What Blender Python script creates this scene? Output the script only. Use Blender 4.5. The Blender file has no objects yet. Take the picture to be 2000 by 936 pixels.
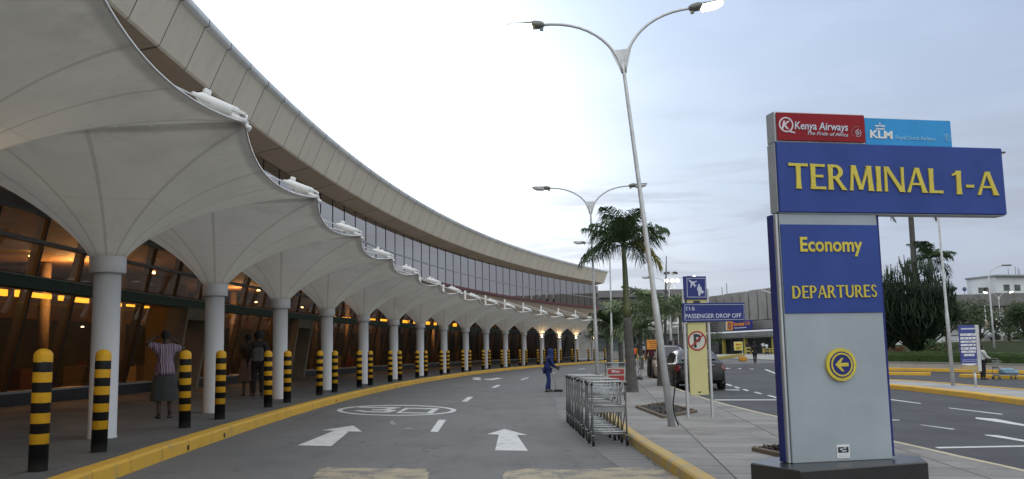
import bpy, math, random
from mathutils import Vector, Matrix, Euler
from mathutils.geometry import delaunay_2d_cdt
random.seed(7)
SC = bpy.context.scene
COL = SC.collection
R_ = math.radians

# ------------------------------------------------------------------ camera
F, TH, ROLL, CY = 1780.0, 0.1220557, 0.0195703, 467.698     # focal length (px of a 2000 px frame), pitch, roll
CAMZ = 1.34
cam = bpy.data.cameras.new('camera'); cam_ob = bpy.data.objects.new('camera', cam); COL.objects.link(cam_ob)
cam.sensor_width = 36.0; cam.lens = 36.0 * F / 2000.0
cam.clip_start = 0.05; cam.clip_end = 9000
_ct, _st, _c, _s = math.cos(TH), math.sin(TH), math.cos(ROLL), math.sin(ROLL)
def _lv(u, d, v): return Vector((u, _ct * d - _st * v, _st * d + _ct * v))
cx_, cy_, cz_ = _lv(_c, 0, -_s), _lv(_s, 0, _c), -_lv(0, 1, 0)
cam_ob.matrix_world = Matrix(((cx_.x, cy_.x, cz_.x, 0), (cx_.y, cy_.y, cz_.y, 0), (cx_.z, cy_.z, cz_.z, CAMZ), (0, 0, 0, 1)))
SC.camera = cam_ob

# ------------------------------------------------------------------ sky, sun, exposure (dusk, sun gone down behind the terminal)
SUN_EL, SUN_AZ = R_(9.0), R_(-10.0)
SKY_BASE, GLOW, GLOW2 = 1.0, 1.0, 1.0
W = bpy.data.worlds.new('World'); SC.world = W; W.use_nodes = True
def build_sky():
    nt = W.node_tree; N = nt.nodes; L = nt.links
    for n in list(N): N.remove(n)
    def nd(t, **k):
        n = N.new(t)
        for a, b in k.items(): setattr(n, a, b)
        return n
    def M(op, a, b=None, c=None, clamp=False):
        n = nd('ShaderNodeMath', operation=op); n.use_clamp = clamp
        for i, v in enumerate((a, b, c)):
            if v is None: continue
            if isinstance(v, (int, float)): n.inputs[i].default_value = v
            else: L.new(v, n.inputs[i])
        return n.outputs[0]
    def V(op, a, b):
        n = nd('ShaderNodeVectorMath', operation=op)
        for i, v in enumerate((a, b)):
            if v is None: continue
            if isinstance(v, (tuple, list)): n.inputs[i].default_value = v
            else: L.new(v, n.inputs[i])
        return n
    def mixc(f, a, b, mode='MIX'):
        n = nd('ShaderNodeMix', data_type='RGBA', blend_type=mode)
        for i, v in ((0, f), (6, a), (7, b)):
            if isinstance(v, (int, float)): n.inputs[i].default_value = v
            elif isinstance(v, tuple): n.inputs[i].default_value = (*v, 1)
            else: L.new(v, n.inputs[i])
        return n.outputs[2]
    def ss(v, a, b):
        n = nd('ShaderNodeMapRange', interpolation_type='SMOOTHSTEP')
        L.new(v, n.inputs[0]); n.inputs[1].default_value = a; n.inputs[2].default_value = b
        return n.outputs[0]
    tc = nd('ShaderNodeTexCoord'); d = V('NORMALIZE', tc.outputs['Generated'], None).outputs[0]
    sep = nd('ShaderNodeSeparateXYZ'); L.new(d, sep.inputs[0]); z = sep.outputs[2]
    sky = nd('ShaderNodeTexSky', sky_type='NISHITA'); sky.sun_disc = False
    sky.sun_elevation = SUN_EL; sky.sun_rotation = SUN_AZ; sky.dust_density = 2.0; sky.ozone_density = 2.5
    # high thin overcast lit from beyond the terminal, over the clear-sky model
    s = Vector((math.sin(SUN_AZ) * math.cos(R_(12)), math.cos(SUN_AZ) * math.cos(R_(12)), math.sin(R_(12))))
    cosa = V('DOT_PRODUCT', d, tuple(s)).outputs['Value']
    ang = M('ARCCOSINE', M('MINIMUM', cosa, 0.99999))
    g1 = M('EXPONENT', M('MULTIPLY', M('POWER', M('DIVIDE', ang, 0.185), 2.0), -1.0))
    g2 = M('EXPONENT', M('MULTIPLY', M('POWER', M('DIVIDE', ang, 0.47), 2.0), -1.0))
    up = M('MAXIMUM', z, 0.0)
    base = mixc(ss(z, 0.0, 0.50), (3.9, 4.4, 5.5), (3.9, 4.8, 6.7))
    base = mixc(ss(z, 0.40, 0.75), base, (9.6, 10.2, 11.0))  # overhead sky, out of view, brightened to add light on the ground
    base = mixc(ss(M('MULTIPLY', sep.outputs[1], 1.0), 0.40, -0.4), base, (14.5, 14.8, 14.6))  # unseen sky behind the camera, brightened as added fill for the shaded fronts
    base = mixc(0.14, base, mixc(1.0, sky.outputs[0], (0.5, 0.5, 0.5), 'MULTIPLY'))
    def scaled(col, f, k):
        n = V('SCALE', col, None); 
        if isinstance(col, tuple): n.inputs[0].default_value = col
        L.new(M('MULTIPLY', f, k), n.inputs['Scale']); return n.outputs[0]
    base = V('ADD', base, scaled((1.0, 1.0, 0.98), g1, 14.0 * GLOW)).outputs[0]
    base = V('ADD', base, scaled((0.78, 1.0, 1.15), g2, 3.1 * GLOW2)).outputs[0]
    # cloud streaks, flattened towards the horizon
    st = V('MULTIPLY', d, (5.0, 5.0, 42.0)).outputs[0]
    n1 = nd('ShaderNodeTexNoise'); L.new(st, n1.inputs['Vector']); n1.inputs['Scale'].default_value = 1.0
    n1.inputs['Detail'].default_value = 6; n1.inputs['Roughness'].default_value = 0.55; n1.inputs['Distortion'].default_value = 0.35
    band = M('MULTIPLY', ss(z, 0.30, 0.11), ss(z, 0.0, 0.03))
    dark = M('MULTIPLY', M('MULTIPLY', ss(n1.outputs[0], 0.47, 0.66), band), 0.62)
    lowb = M('MULTIPLY', ss(z, 0.115, 0.055), 0.45)
    dark = M('MAXIMUM', dark, M('MULTIPLY', lowb, ss(n1.outputs[0], 0.25, 0.55)))
    dark = M('MULTIPLY', dark, M('SUBTRACT', 1.0, M('MULTIPLY', g1, 0.85)))
    base = mixc(dark, base, (3.5, 3.85, 4.6))
    n2 = nd('ShaderNodeTexNoise'); L.new(V('MULTIPLY', d, (7, 7, 20)).outputs[0], n2.inputs['Vector'])
    n2.inputs['Scale'].default_value = 1.3; n2.inputs['Detail'].default_value = 4
    wisp = M('MULTIPLY', ss(n2.outputs[0], 0.45, 0.75), 0.20)
    base = mixc(wisp, base, V('MULTIPLY', base, (1.28, 1.25, 1.2)).outputs[0])
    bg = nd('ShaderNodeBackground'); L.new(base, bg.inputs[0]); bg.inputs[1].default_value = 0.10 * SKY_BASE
    out = nd('ShaderNodeOutputWorld'); L.new(bg.outputs[0], out.inputs[0])
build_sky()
sl = bpy.data.lights.new('sun', 'SUN'); sl.energy = 0.35; sl.angle = R_(25); sl.color = (1.0, 0.95, 0.88)
so = bpy.data.objects.new('sun', sl); COL.objects.link(so)
so.rotation_euler = Vector((-math.sin(SUN_AZ) * math.cos(SUN_EL), -math.cos(SUN_AZ) * math.cos(SUN_EL), -math.sin(SUN_EL))).to_track_quat('-Z', 'Y').to_euler()
SC.view_settings.view_transform = 'Standard'; SC.view_settings.look = 'None'
SC.view_settings.exposure = 0.28; SC.view_settings.gamma = 1.0; SC.view_settings.use_curve_mapping = False
SC.render.engine = 'CYCLES'
SC.cycles.max_bounces = 8; SC.cycles.transparent_max_bounces = 24

# ------------------------------------------------------------------ the lie of the land
ACX, ACY, AR = 185.579, 24.168, 192.109          # the terminal front is an arc about this point; AR = row of canopy columns
A0, DA = math.pi + 0.052756, -0.030042           # angle of the first whole column, step to the next
KERB = -1.5
def sstep(a, b, x):
    t = min(1.0, max(0.0, (x - a) / (b - a))); return t * t * (3 - 2 * t)
def rad(x, y): return math.hypot(x - ACX, y - ACY)
def g(x, y):                                      # road level: falls gently away from the terminal kerb
    d = max(0.0, (AR + KERB) - rad(x, y))
    return -0.017 * min(d, 40) * (1 - sstep(50, 78, y))
def rayd(px, py):
    dx = px - 1000; dy = py - CY
    u = (dx * _c - dy * _s) / F; v = (dx * _s + dy * _c) / F
    return (u, _ct + _st * v, _st - _ct * v)
def atz(px, py, z):
    d = rayd(px, py); t = (z - CAMZ) / d[2]; return Vector((d[0] * t, d[1] * t, z))
def atg(px, py, dz=0.0):
    z = dz; p = None
    for i in range(50):
        p = atz(px, py, z); z = .5 * z + .5 * (g(p.x, p.y) + dz)
    return p
def atY(px, py, Y):
    d = rayd(px, py); t = Y / d[1]; return Vector((d[0] * t, Y, CAMZ + d[2] * t))
def atpl(px, py, P, n):
    d = Vector(rayd(px, py)); o = Vector((0, 0, CAMZ)); return o + d * ((P - o).dot(n) / d.dot(n))
def AP(a, dr, z=0.0): return Vector((ACX + (AR + dr) * math.cos(a), ACY + (AR + dr) * math.sin(a), z))
def ca(i): return A0 + DA * i

# ------------------------------------------------------------------ mesh helper
class MB:
    def __init__(s): s.v = []; s.f = []; s.m = []; s.sm = []; s.uv = None
    def add(s, vs, fs, mi=0, smooth=False):
        o = len(s.v); s.v += [tuple(v) for v in vs]
        for f in fs: s.f.append([o + i for i in f]); s.m.append(mi); s.sm.append(smooth)
        return s
    def box(s, c, size, mi=0, M=None, taper=1.0):
        x, y, z = size[0] / 2, size[1] / 2, size[2] / 2
        vs = [(-x, -y, -z), (x, -y, -z), (x, y, -z), (-x, y, -z), (-x * taper, -y * taper, z), (x * taper, -y * taper, z), (x * taper, y * taper, z), (-x * taper, y * taper, z)]
        vs = [Vector(v) for v in vs]
        if M is not None: vs = [M @ v for v in vs]
        vs = [v + Vector(c) for v in vs]
        return s.add(vs, [(0, 3, 2, 1), (4, 5, 6, 7), (0, 1, 5, 4), (1, 2, 6, 5), (2, 3, 7, 6), (3, 0, 4, 7)], mi)
    def bbox(s, c, size, b=0.01, mi=0, M=None):     # box with chamfered vertical and horizontal edges
        x, y, z = size[0] / 2, size[1] / 2, size[2] / 2
        rings = []
        for zz, ins in ((-z, b), (-z + b, 0), (z - b, 0), (z, b)):
            X, Y = x - ins, y - ins
            rings.append([(-X + b, -Y, zz), (X - b, -Y, zz), (X, -Y + b, zz), (X, Y - b, zz), (X - b, Y, zz), (-X + b, Y, zz), (-X, Y - b, zz), (-X, -Y + b, zz)])
        vs = [Vector(v) for r in rings for v in r]
        if M is not None: vs = [M @ v for v in vs]
        vs = [v + Vector(c) for v in vs]
        fs = [tuple(range(7, -1, -1)), tuple(range(24, 32))]
        for k in range(3):
            for i in range(8): fs.append((k * 8 + i, k * 8 + (i + 1) % 8, k * 8 + 8 + (i + 1) % 8, k * 8 + 8 + i))
        return s.add(vs, fs, mi)
    def tube(s, pts, r, n=8, mi=0, caps=True, smooth=True, up=None):
        pts = [Vector(p) for p in pts]; k = len(pts)
        rs = r if isinstance(r, (list, tuple)) else [r] * k
        vs = []; prev = None
        for i, p in enumerate(pts):
            t = (pts[min(i + 1, k - 1)] - pts[max(i - 1, 0)])
            if t.length < 1e-9: t = Vector((0, 0, 1))
            t.normalize()
            if prev is None:
                a = up if up is not None else (Vector((0, 0, 1)) if abs(t.z) < .9 else Vector((1, 0, 0)))
                x = a - t * a.dot(t); x.normalize()
            else:
                x = prev - t * prev.dot(t)
                if x.length < 1e-6: x = t.orthogonal()
                x.normalize()
            prev = x; y = t.cross(x)
            for j in range(n):
                q = 2 * math.pi * j / n
                vs.append(p + (x * math.cos(q) + y * math.sin(q)) * rs[i])
        fs = []
        for i in range(k - 1):
            for j in range(n): fs.append((i * n + j, i * n + (j + 1) % n, (i + 1) * n + (j + 1) % n, (i + 1) * n + j))
        s.add(vs, fs, mi, smooth)
        if caps:
            o = len(s.v) - len(vs)
            s.f.append([o + j for j in range(n - 1, -1, -1)]); s.m.append(mi); s.sm.append(False)
            s.f.append([o + (k - 1) * n + j for j in range(n)]); s.m.append(mi); s.sm.append(False)
        return s
    def lathe(s, prof, n=16, c=(0, 0, 0), mi=0, smooth=True, M=None, mis=None):
        vs = []
        for r, z in prof:
            for j in range(n):
                q = 2 * math.pi * j / n; v = Vector((r * math.cos(q), r * math.sin(q), z))
                if M is not None: v = M @ v
                vs.append(v + Vector(c))
        o = len(s.v); s.v += [tuple(v) for v in vs]
        for i in range(len(prof) - 1):
            for j in range(n):
                s.f.append([o + i * n + j, o + i * n + (j + 1) % n, o + (i + 1) * n + (j + 1) % n, o + (i + 1) * n + j])
                s.m.append(mis[i] if mis else mi); s.sm.append(smooth)
        if prof[0][0] > 1e-4: s.f.append([o + j for j in range(n - 1, -1, -1)]); s.m.append(mis[0] if mis else mi); s.sm.append(False)
        if prof[-1][0] > 1e-4: s.f.append([o + (len(prof) - 1) * n + j for j in range(n)]); s.m.append(mis[-1] if mis else mi); s.sm.append(False)
        return s
    def ball(s, c, r, n=10, mi=0, sc=(1, 1, 1), M=None):
        pr = []
        for i in range(n // 2 + 1):
            t = math.pi * i / (n // 2); pr.append((max(1e-5, r * math.sin(t)), -r * math.cos(t)))
        MM = Matrix.Diagonal((*sc,)).to_3x3()
        if M is not None: MM = M.to_3x3() @ MM
        return s.lathe(pr, n, c, mi, True, MM)
    def prism(s, poly, z0, z1, mi=0, M=None):       # poly in xy
        n = len(poly)
        vs = [Vector((p[0], p[1], z0)) for p in poly] + [Vector((p[0], p[1], z1)) for p in poly]
        if M is not None: vs = [M @ v for v in vs]
        fs = [tuple(range(n - 1, -1, -1)), tuple(range(n, 2 * n))] + [(i, (i + 1) % n, n + (i + 1) % n, n + i) for i in range(n)]
        return s.add(vs, fs, mi)
    def ring(s, c, r0, r1, z0, z1, n=48, mi=0, M=None, a0=0.0, a1=2 * math.pi):
        full = abs(a1 - a0 - 2 * math.pi) < 1e-6; k = n if full else n + 1
        vs = []
        for j in range(k):
            q = a0 + (a1 - a0) * j / n
            for r, z in ((r0, z0), (r1, z0), (r1, z1), (r0, z1)):
                v = Vector((c[0] + r * math.cos(q), c[1] + r * math.sin(q), c[2] + z) if len(c) > 2 else (c[0] + r * math.cos(q), c[1] + r * math.sin(q), z))
                vs.append(M @ v if M is not None else v)
        fs = []
        for j in range(n if full else n):
            b = j * 4; e = ((j + 1) % k) * 4
            for i in range(4): fs.append((b + i, b + (i + 1) % 4, e + (i + 1) % 4, e + i))
        return s.add(vs, fs, mi)
    def loft(s, secs, mi=0, smooth=True, close=False, caps=False):
        n = len(secs[0]); vs = [v for r in secs for v in r]; fs = []
        for i in range(len(secs) - 1):
            for j in range(n if close else n - 1): fs.append((i * n + j, i * n + (j + 1) % n, (i + 1) * n + (j + 1) % n, (i + 1) * n + j))
        if caps: fs += [tuple(range(n - 1, -1, -1)), tuple(range((len(secs) - 1) * n, len(secs) * n))]
        return s.add(vs, fs, mi, smooth)
    def build(s, name, mats, parent=None, loc=None, rz=None):
        me = bpy.data.meshes.new(name); me.from_pydata(s.v, [], s.f)
        mats = mats if isinstance(mats, (list, tuple)) else [mats]
        for m in mats: me.materials.append(m)
        me.polygons.foreach_set('material_index', s.m); me.polygons.foreach_set('use_smooth', s.sm)
        if s.uv:
            ul = me.uv_layers.new(name='UVMap')
            for lp in me.loops: ul.data[lp.index].uv = s.uv[lp.vertex_index]
        me.update()
        o = bpy.data.objects.new(name, me); COL.objects.link(o)
        if parent is not None: o.parent = parent
        if loc is not None: o.location = loc
        if rz is not None: o.rotation_euler = (0, 0, rz)
        return o
def tag(o, label=None, cat=None, group=None, kind=None):
    if label: o['label'] = label
    if cat: o['category'] = cat
    if group: o['group'] = group
    if kind: o['kind'] = kind
    return o
def thing(name, label, cat, loc=(0, 0, 0), rz=0.0, group=None):
    o = bpy.data.objects.new(name, None); o.empty_display_size = .3; COL.objects.link(o)
    o.location = loc; o.rotation_euler = (0, 0, rz)
    return tag(o, label, cat, group)
def struct(o): return tag(o, kind='structure')
def dup(o, parent=None):
    c = o.copy(); COL.objects.link(c)
    if parent is not None: c.parent = parent
    for ch in list(o.children): dup(ch, c)
    return c
ORD = 'zeroth first second third fourth fifth sixth seventh eighth ninth tenth eleventh twelfth thirteenth fourteenth fifteenth sixteenth seventeenth eighteenth nineteenth twentieth'.split()

# ------------------------------------------------------------------ materials
MATS = {}
def nodes(name):
    m = bpy.data.materials.new(name); m.use_nodes = True; nt = m.node_tree
    return m, nt, nt.nodes['Principled BSDF']
def mat(name, col, rough=.6, metal=0.0, vary=.12, vs=3.0, bump=0.0, bs=40.0, col2=None, spec=.5, emit=None, es=0.0, coord='Object', detail=5.0, stretch=None, coat=0.0, thr=(.3, .7)):
    if name in MATS: return MATS[name]
    m, nt, b = nodes(name); L = nt.links
    tc = nt.nodes.new('ShaderNodeTexCoord'); src = tc.outputs[coord]
    if coord == 'World':
        pass
    mp = nt.nodes.new('ShaderNodeMapping'); L.new(src, mp.inputs[0])
    if stretch: mp.inputs['Scale'].default_value = stretch
    nz = nt.nodes.new('ShaderNodeTexNoise'); nz.inputs['Scale'].default_value = vs; nz.inputs['Detail'].default_value = detail; nz.inputs['Roughness'].default_value = .6
    L.new(mp.outputs[0], nz.inputs['Vector'])
    rm = nt.nodes.new('ShaderNodeMapRange'); L.new(nz.outputs[0], rm.inputs[0]); rm.inputs[1].default_value = thr[0]; rm.inputs[2].default_value = thr[1]
    mx = nt.nodes.new('ShaderNodeMix'); mx.data_type = 'RGBA'; L.new(rm.outputs[0], mx.inputs[0])
    c2 = col2 if col2 else tuple(c * (1 + vary) for c in col); c1 = col if col2 else tuple(c * (1 - vary) for c in col)
    mx.inputs[6].default_value = (*c1, 1); mx.inputs[7].default_value = (*c2, 1)
    L.new(mx.outputs[2], b.inputs['Base Color'])
    b.inputs['Roughness'].default_value = rough; b.inputs['Metallic'].default_value = metal; b.inputs['Specular IOR Level'].default_value = spec
    if coat: b.inputs['Coat Weight'].default_value = coat; b.inputs['Coat Roughness'].default_value = .08
    if bump:
        n2 = nt.nodes.new('ShaderNodeTexNoise'); n2.inputs['Scale'].default_value = bs; n2.inputs['Detail'].default_value = 3; L.new(mp.outputs[0], n2.inputs['Vector'])
        bp = nt.nodes.new('ShaderNodeBump'); bp.inputs['Strength'].default_value = bump; bp.inputs['Distance'].default_value = .02
        L.new(n2.outputs[0], bp.inputs['Height']); L.new(bp.outputs[0], b.inputs['Normal'])
    if emit: b.inputs['Emission Color'].default_value = (*emit, 1); b.inputs['Emission Strength'].default_value = es
    MATS[name] = m; return m
class G:                                            # small node-graph helper for the custom materials
    def __init__(s, name):
        s.m, s.nt, s.b = nodes(name); s.N = s.nt.nodes; s.L = s.nt.links; MATS[name] = s.m
    def n(s, t, **k):
        x = s.N.new(t)
        for a, b in k.items(): setattr(x, a, b)
        return x
    def put(s, sock, v):
        if isinstance(v, (int, float)): sock.default_value = v
        elif isinstance(v, (tuple, list)): sock.default_value = (*v, 1) if (len(v) == 3 and len(sock.default_value) == 4) else v
        else: s.L.new(v, sock)
    def M(s, op, a, b=None, c=None, clamp=False):
        x = s.n('ShaderNodeMath', operation=op); x.use_clamp = clamp
        for i, v in enumerate((a, b, c)):
            if v is not None: s.put(x.inputs[i], v)
        return x.outputs[0]
    def mix(s, f, a, b, mode='MIX'):
        x = s.n('ShaderNodeMix', data_type='RGBA', blend_type=mode); s.put(x.inputs[0], f); s.put(x.inputs[6], a); s.put(x.inputs[7], b); return x.outputs[2]
    def ss(s, v, a, b, lo=0.0, hi=1.0):
        x = s.n('ShaderNodeMapRange', interpolation_type='SMOOTHSTEP'); s.put(x.inputs[0], v)
        for i, q in ((1, a), (2, b), (3, lo), (4, hi)): x.inputs[i].default_value = q
        return x.outputs[0]
    def noise(s, vec, sc, det=4.0, ro=.55, dist=0.0):
        x = s.n('ShaderNodeTexNoise'); s.put(x.inputs['Vector'], vec); x.inputs['Scale'].default_value = sc; x.inputs['Detail'].default_value = det; x.inputs['Roughness'].default_value = ro; x.inputs['Distortion'].default_value = dist; return x.outputs[0]
    def pos(s): return s.n('ShaderNodeNewGeometry').outputs['Position']
    def vmul(s, v, k):
        x = s.n('ShaderNodeVectorMath', operation='MULTIPLY'); s.put(x.inputs[0], v); x.inputs[1].default_value = k; return x.outputs[0]
    def bump(s, h, st=.3, dist=.02):
        x = s.n('ShaderNodeBump'); x.inputs['Strength'].default_value = st; x.inputs['Distance'].default_value = dist; s.L.new(h, x.inputs['Height']); s.L.new(x.outputs[0], s.b.inputs['Normal'])

def m_asphalt(name, c1, c2, stain=.25, crack=True):
    q = G(name); p = q.pos()
    big = q.noise(p, .35, 5, .6); fine = q.noise(p, 55, 3, .7); mid = q.noise(q.vmul(p, (1.2, .5, 1)), 1.6, 6, .6)
    c = q.mix(q.ss(big, .35, .65), c1, c2)
    c = q.mix(q.M('MULTIPLY', q.ss(mid, .52, .72), stain), c, tuple(v * .55 for v in c1))
    c = q.mix(q.M('MULTIPLY', q.ss(q.noise(p, .9, 8, .65), .55, .8), stain), c, tuple(v * 1.35 for v in c2))
    c = q.mix(q.ss(fine, .3, .7), q.mix(1.0, c, (.72, .72, .72), 'MULTIPLY'), q.mix(1.0, c, (1.26, 1.26, 1.26), 'MULTIPLY'))
    c = q.mix(q.M('MULTIPLY', q.ss(q.noise(p, 2.1, 2, .4), .70, .78), .55), c, tuple(v * .45 for v in c1))     # oil spots
    c = q.mix(q.M('MULTIPLY', q.ss(q.noise(q.vmul(p, (3.0, .12, 1)), 1.0, 4, .6), .5, .75), stain), c, tuple(v * .7 for v in c1))     # wheel wear
    # cracks
    vo = q.n('ShaderNodeTexVoronoi', feature='DISTANCE_TO_EDGE'); wob = q.n('ShaderNodeVectorMath', operation='ADD'); q.L.new(p, wob.inputs[0])
    nn = q.n('ShaderNodeTexNoise'); q.L.new(p, nn.inputs['Vector']); nn.inputs['Scale'].default_value = 1.2; q.L.new(nn.outputs['Color'], wob.inputs[1]); q.L.new(wob.outputs[0], vo.inputs['Vector']); vo.inputs['Scale'].default_value = .32
    cr = q.M('MULTIPLY', q.M('LESS_THAN', vo.outputs['Distance'], .007), q.M('MULTIPLY', q.ss(big, .40, .55), .45 if crack else 0.0))
    c = q.mix(cr, c, tuple(v * .35 for v in c1))
    q.put(q.b.inputs['Base Color'], c); q.put(q.b.inputs['Roughness'], q.ss(mid, .3, .7, .74, .82)); q.b.inputs['Specular IOR Level'].default_value = .35
    q.bump(q.noise(p, 90, 3, .7), .35, .012); return q.m
def m_slabs(name, c1, c2, w, h, rot=0.0, mortar=.008, dark=.45, var=.5):
    q = G(name); p = q.pos(); mp = q.n('ShaderNodeMapping'); q.L.new(p, mp.inputs[0]); mp.inputs['Rotation'].default_value = (0, 0, rot)
    br = q.n('ShaderNodeTexBrick'); q.L.new(mp.outputs[0], br.inputs['Vector']); br.inputs['Scale'].default_value = 1.0
    br.inputs['Brick Width'].default_value = w; br.inputs['Row Height'].default_value = h; br.inputs['Mortar Size'].default_value = mortar; br.offset = .5 if w > 2 else 0.0
    br.inputs['Color1'].default_value = (*c1, 1); br.inputs['Color2'].default_value = (*c2, 1); br.inputs['Mortar'].default_value = (*(v * dark for v in c1), 1)
    br.inputs['Mortar Smooth'].default_value = .3; br.inputs['Bias'].default_value = 0
    big = q.noise(p, .6, 6, .65); c = q.mix(q.M('MULTIPLY', q.ss(big, .42, .7), var), br.outputs['Color'], tuple(v * .6 for v in c1))
    c = q.mix(q.M('MULTIPLY', q.ss(q.noise(p, 2.3, 8, .7), .55, .75), var * .7), c, tuple(min(.6, v * 1.35) for v in c2))
    f = q.noise(p, 60, 3, .7); c = q.mix(q.ss(f, .3, .7), q.mix(1.0, c, (.86, .86, .86), 'MULTIPLY'), q.mix(1.0, c, (1.12, 1.12, 1.12), 'MULTIPLY'))
    q.put(q.b.inputs['Base Color'], c); q.b.inputs['Roughness'].default_value = .75; q.b.inputs['Specular IOR Level'].default_value = .3
    q.bump(q.M('SUBTRACT', q.M('MULTIPLY', f, .25), br.outputs['Fac']), .5, .01); return q.m
def m_worn(name, c1, c2, a, b, sc=3.0, rough=.7, k=1.0, joint=False):   # paint worn through to what is under it
    q = G(name); p = q.pos()
    n = q.M('ADD', q.M('MULTIPLY', q.noise(p, sc, 8, .7), .7), q.M('MULTIPLY', q.noise(p, sc * 9, 4, .7), .3))
    c = q.mix(q.M('MULTIPLY', q.ss(n, a, b), k), c1, c2)
    c = q.mix(q.M('MULTIPLY', q.ss(q.noise(p, 1.1, 5, .6), .4, .8), .4), c, tuple(v * .7 for v in c1))
    if joint:                                        # joints between the kerb stones, measured along the terminal arc
        sp = q.n('ShaderNodeSeparateXYZ'); q.L.new(p, sp.inputs[0]); an = q.M('ARCTAN2', q.M('SUBTRACT', sp.outputs[1], ACY), q.M('SUBTRACT', ACX, sp.outputs[0]))
        fr = q.M('FRACT', q.M('MULTIPLY', an, AR / 1.2)); c = q.mix(q.M('MULTIPLY', q.M('LESS_THAN', fr, .014), .8), c, (.09, .07, .04))
        cell = q.n('ShaderNodeTexWhiteNoise', noise_dimensions='1D'); q.L.new(q.M('FLOOR', q.M('MULTIPLY', an, AR / 1.2)), cell.inputs['W']); c = q.mix(q.M('MULTIPLY', cell.outputs['Value'], .28), c, (.36, .24, .06))
        c = q.mix(q.M('MULTIPLY', q.ss(q.noise(p, 7, 6, .75), .56, .70), q.ss(sp.outputs[2], .14, .0, 0.15, .7)), c, (.16, .14, .11))
    q.put(q.b.inputs['Base Color'], c); q.b.inputs['Roughness'].default_value = rough; q.b.inputs['Specular IOR Level'].default_value = .3
    q.bump(q.noise(p, 70, 3, .7), .3, .01); return q.m
def m_glass(name, tint, refl, rough=.01):
    q = G(name)
    for x in list(q.N):
        if x.type == 'BSDF_PRINCIPLED': q.N.remove(x)
    out = [x for x in q.N if x.type == 'OUTPUT_MATERIAL'][0]
    tr = q.n('ShaderNodeBsdfTransparent'); tr.inputs[0].default_value = (*tint, 1)
    gl = q.n('ShaderNodeBsdfGlossy'); gl.inputs['Roughness'].default_value = rough; gl.inputs['Color'].default_value = (.95, .88, .82, 1)
    p = q.pos(); bp = q.n('ShaderNodeBump'); bp.inputs['Strength'].default_value = .02; bp.inputs['Distance'].default_value = .05; q.L.new(q.noise(p, .8, 2), bp.inputs['Height']); q.L.new(bp.outputs[0], gl.inputs['Normal'])
    fr = q.n('ShaderNodeFresnel'); fr.inputs[0].default_value = 1.5
    f = q.M('ADD', q.M('MULTIPLY', fr.outputs[0], .95), refl, clamp=True)
    ms = q.n('ShaderNodeMixShader'); q.L.new(f, ms.inputs[0]); q.L.new(tr.outputs[0], ms.inputs[1]); q.L.new(gl.outputs[0], ms.inputs[2]); q.L.new(ms.outputs[0], out.inputs[0])
    return q.m
def m_emit(name, col, st):
    return mat(name, (.8, .8, .8), .5, emit=col, es=st, vary=.01)
def m_leaf(name, c1, c2, rough=.5, sc=1.2, trans=.25):
    q = G(name); p = q.pos(); c = q.mix(q.ss(q.noise(p, sc, 3), .35, .65), c1, c2)
    oi = q.n('ShaderNodeNewGeometry'); c = q.mix(q.M('MULTIPLY', oi.outputs['Random Per Island'], .5), c, tuple(v * 1.5 for v in c2))
    q.put(q.b.inputs['Base Color'], c); q.b.inputs['Roughness'].default_value = rough + .15; q.b.inputs['Specular IOR Level'].default_value = .12
    return q.m
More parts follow.
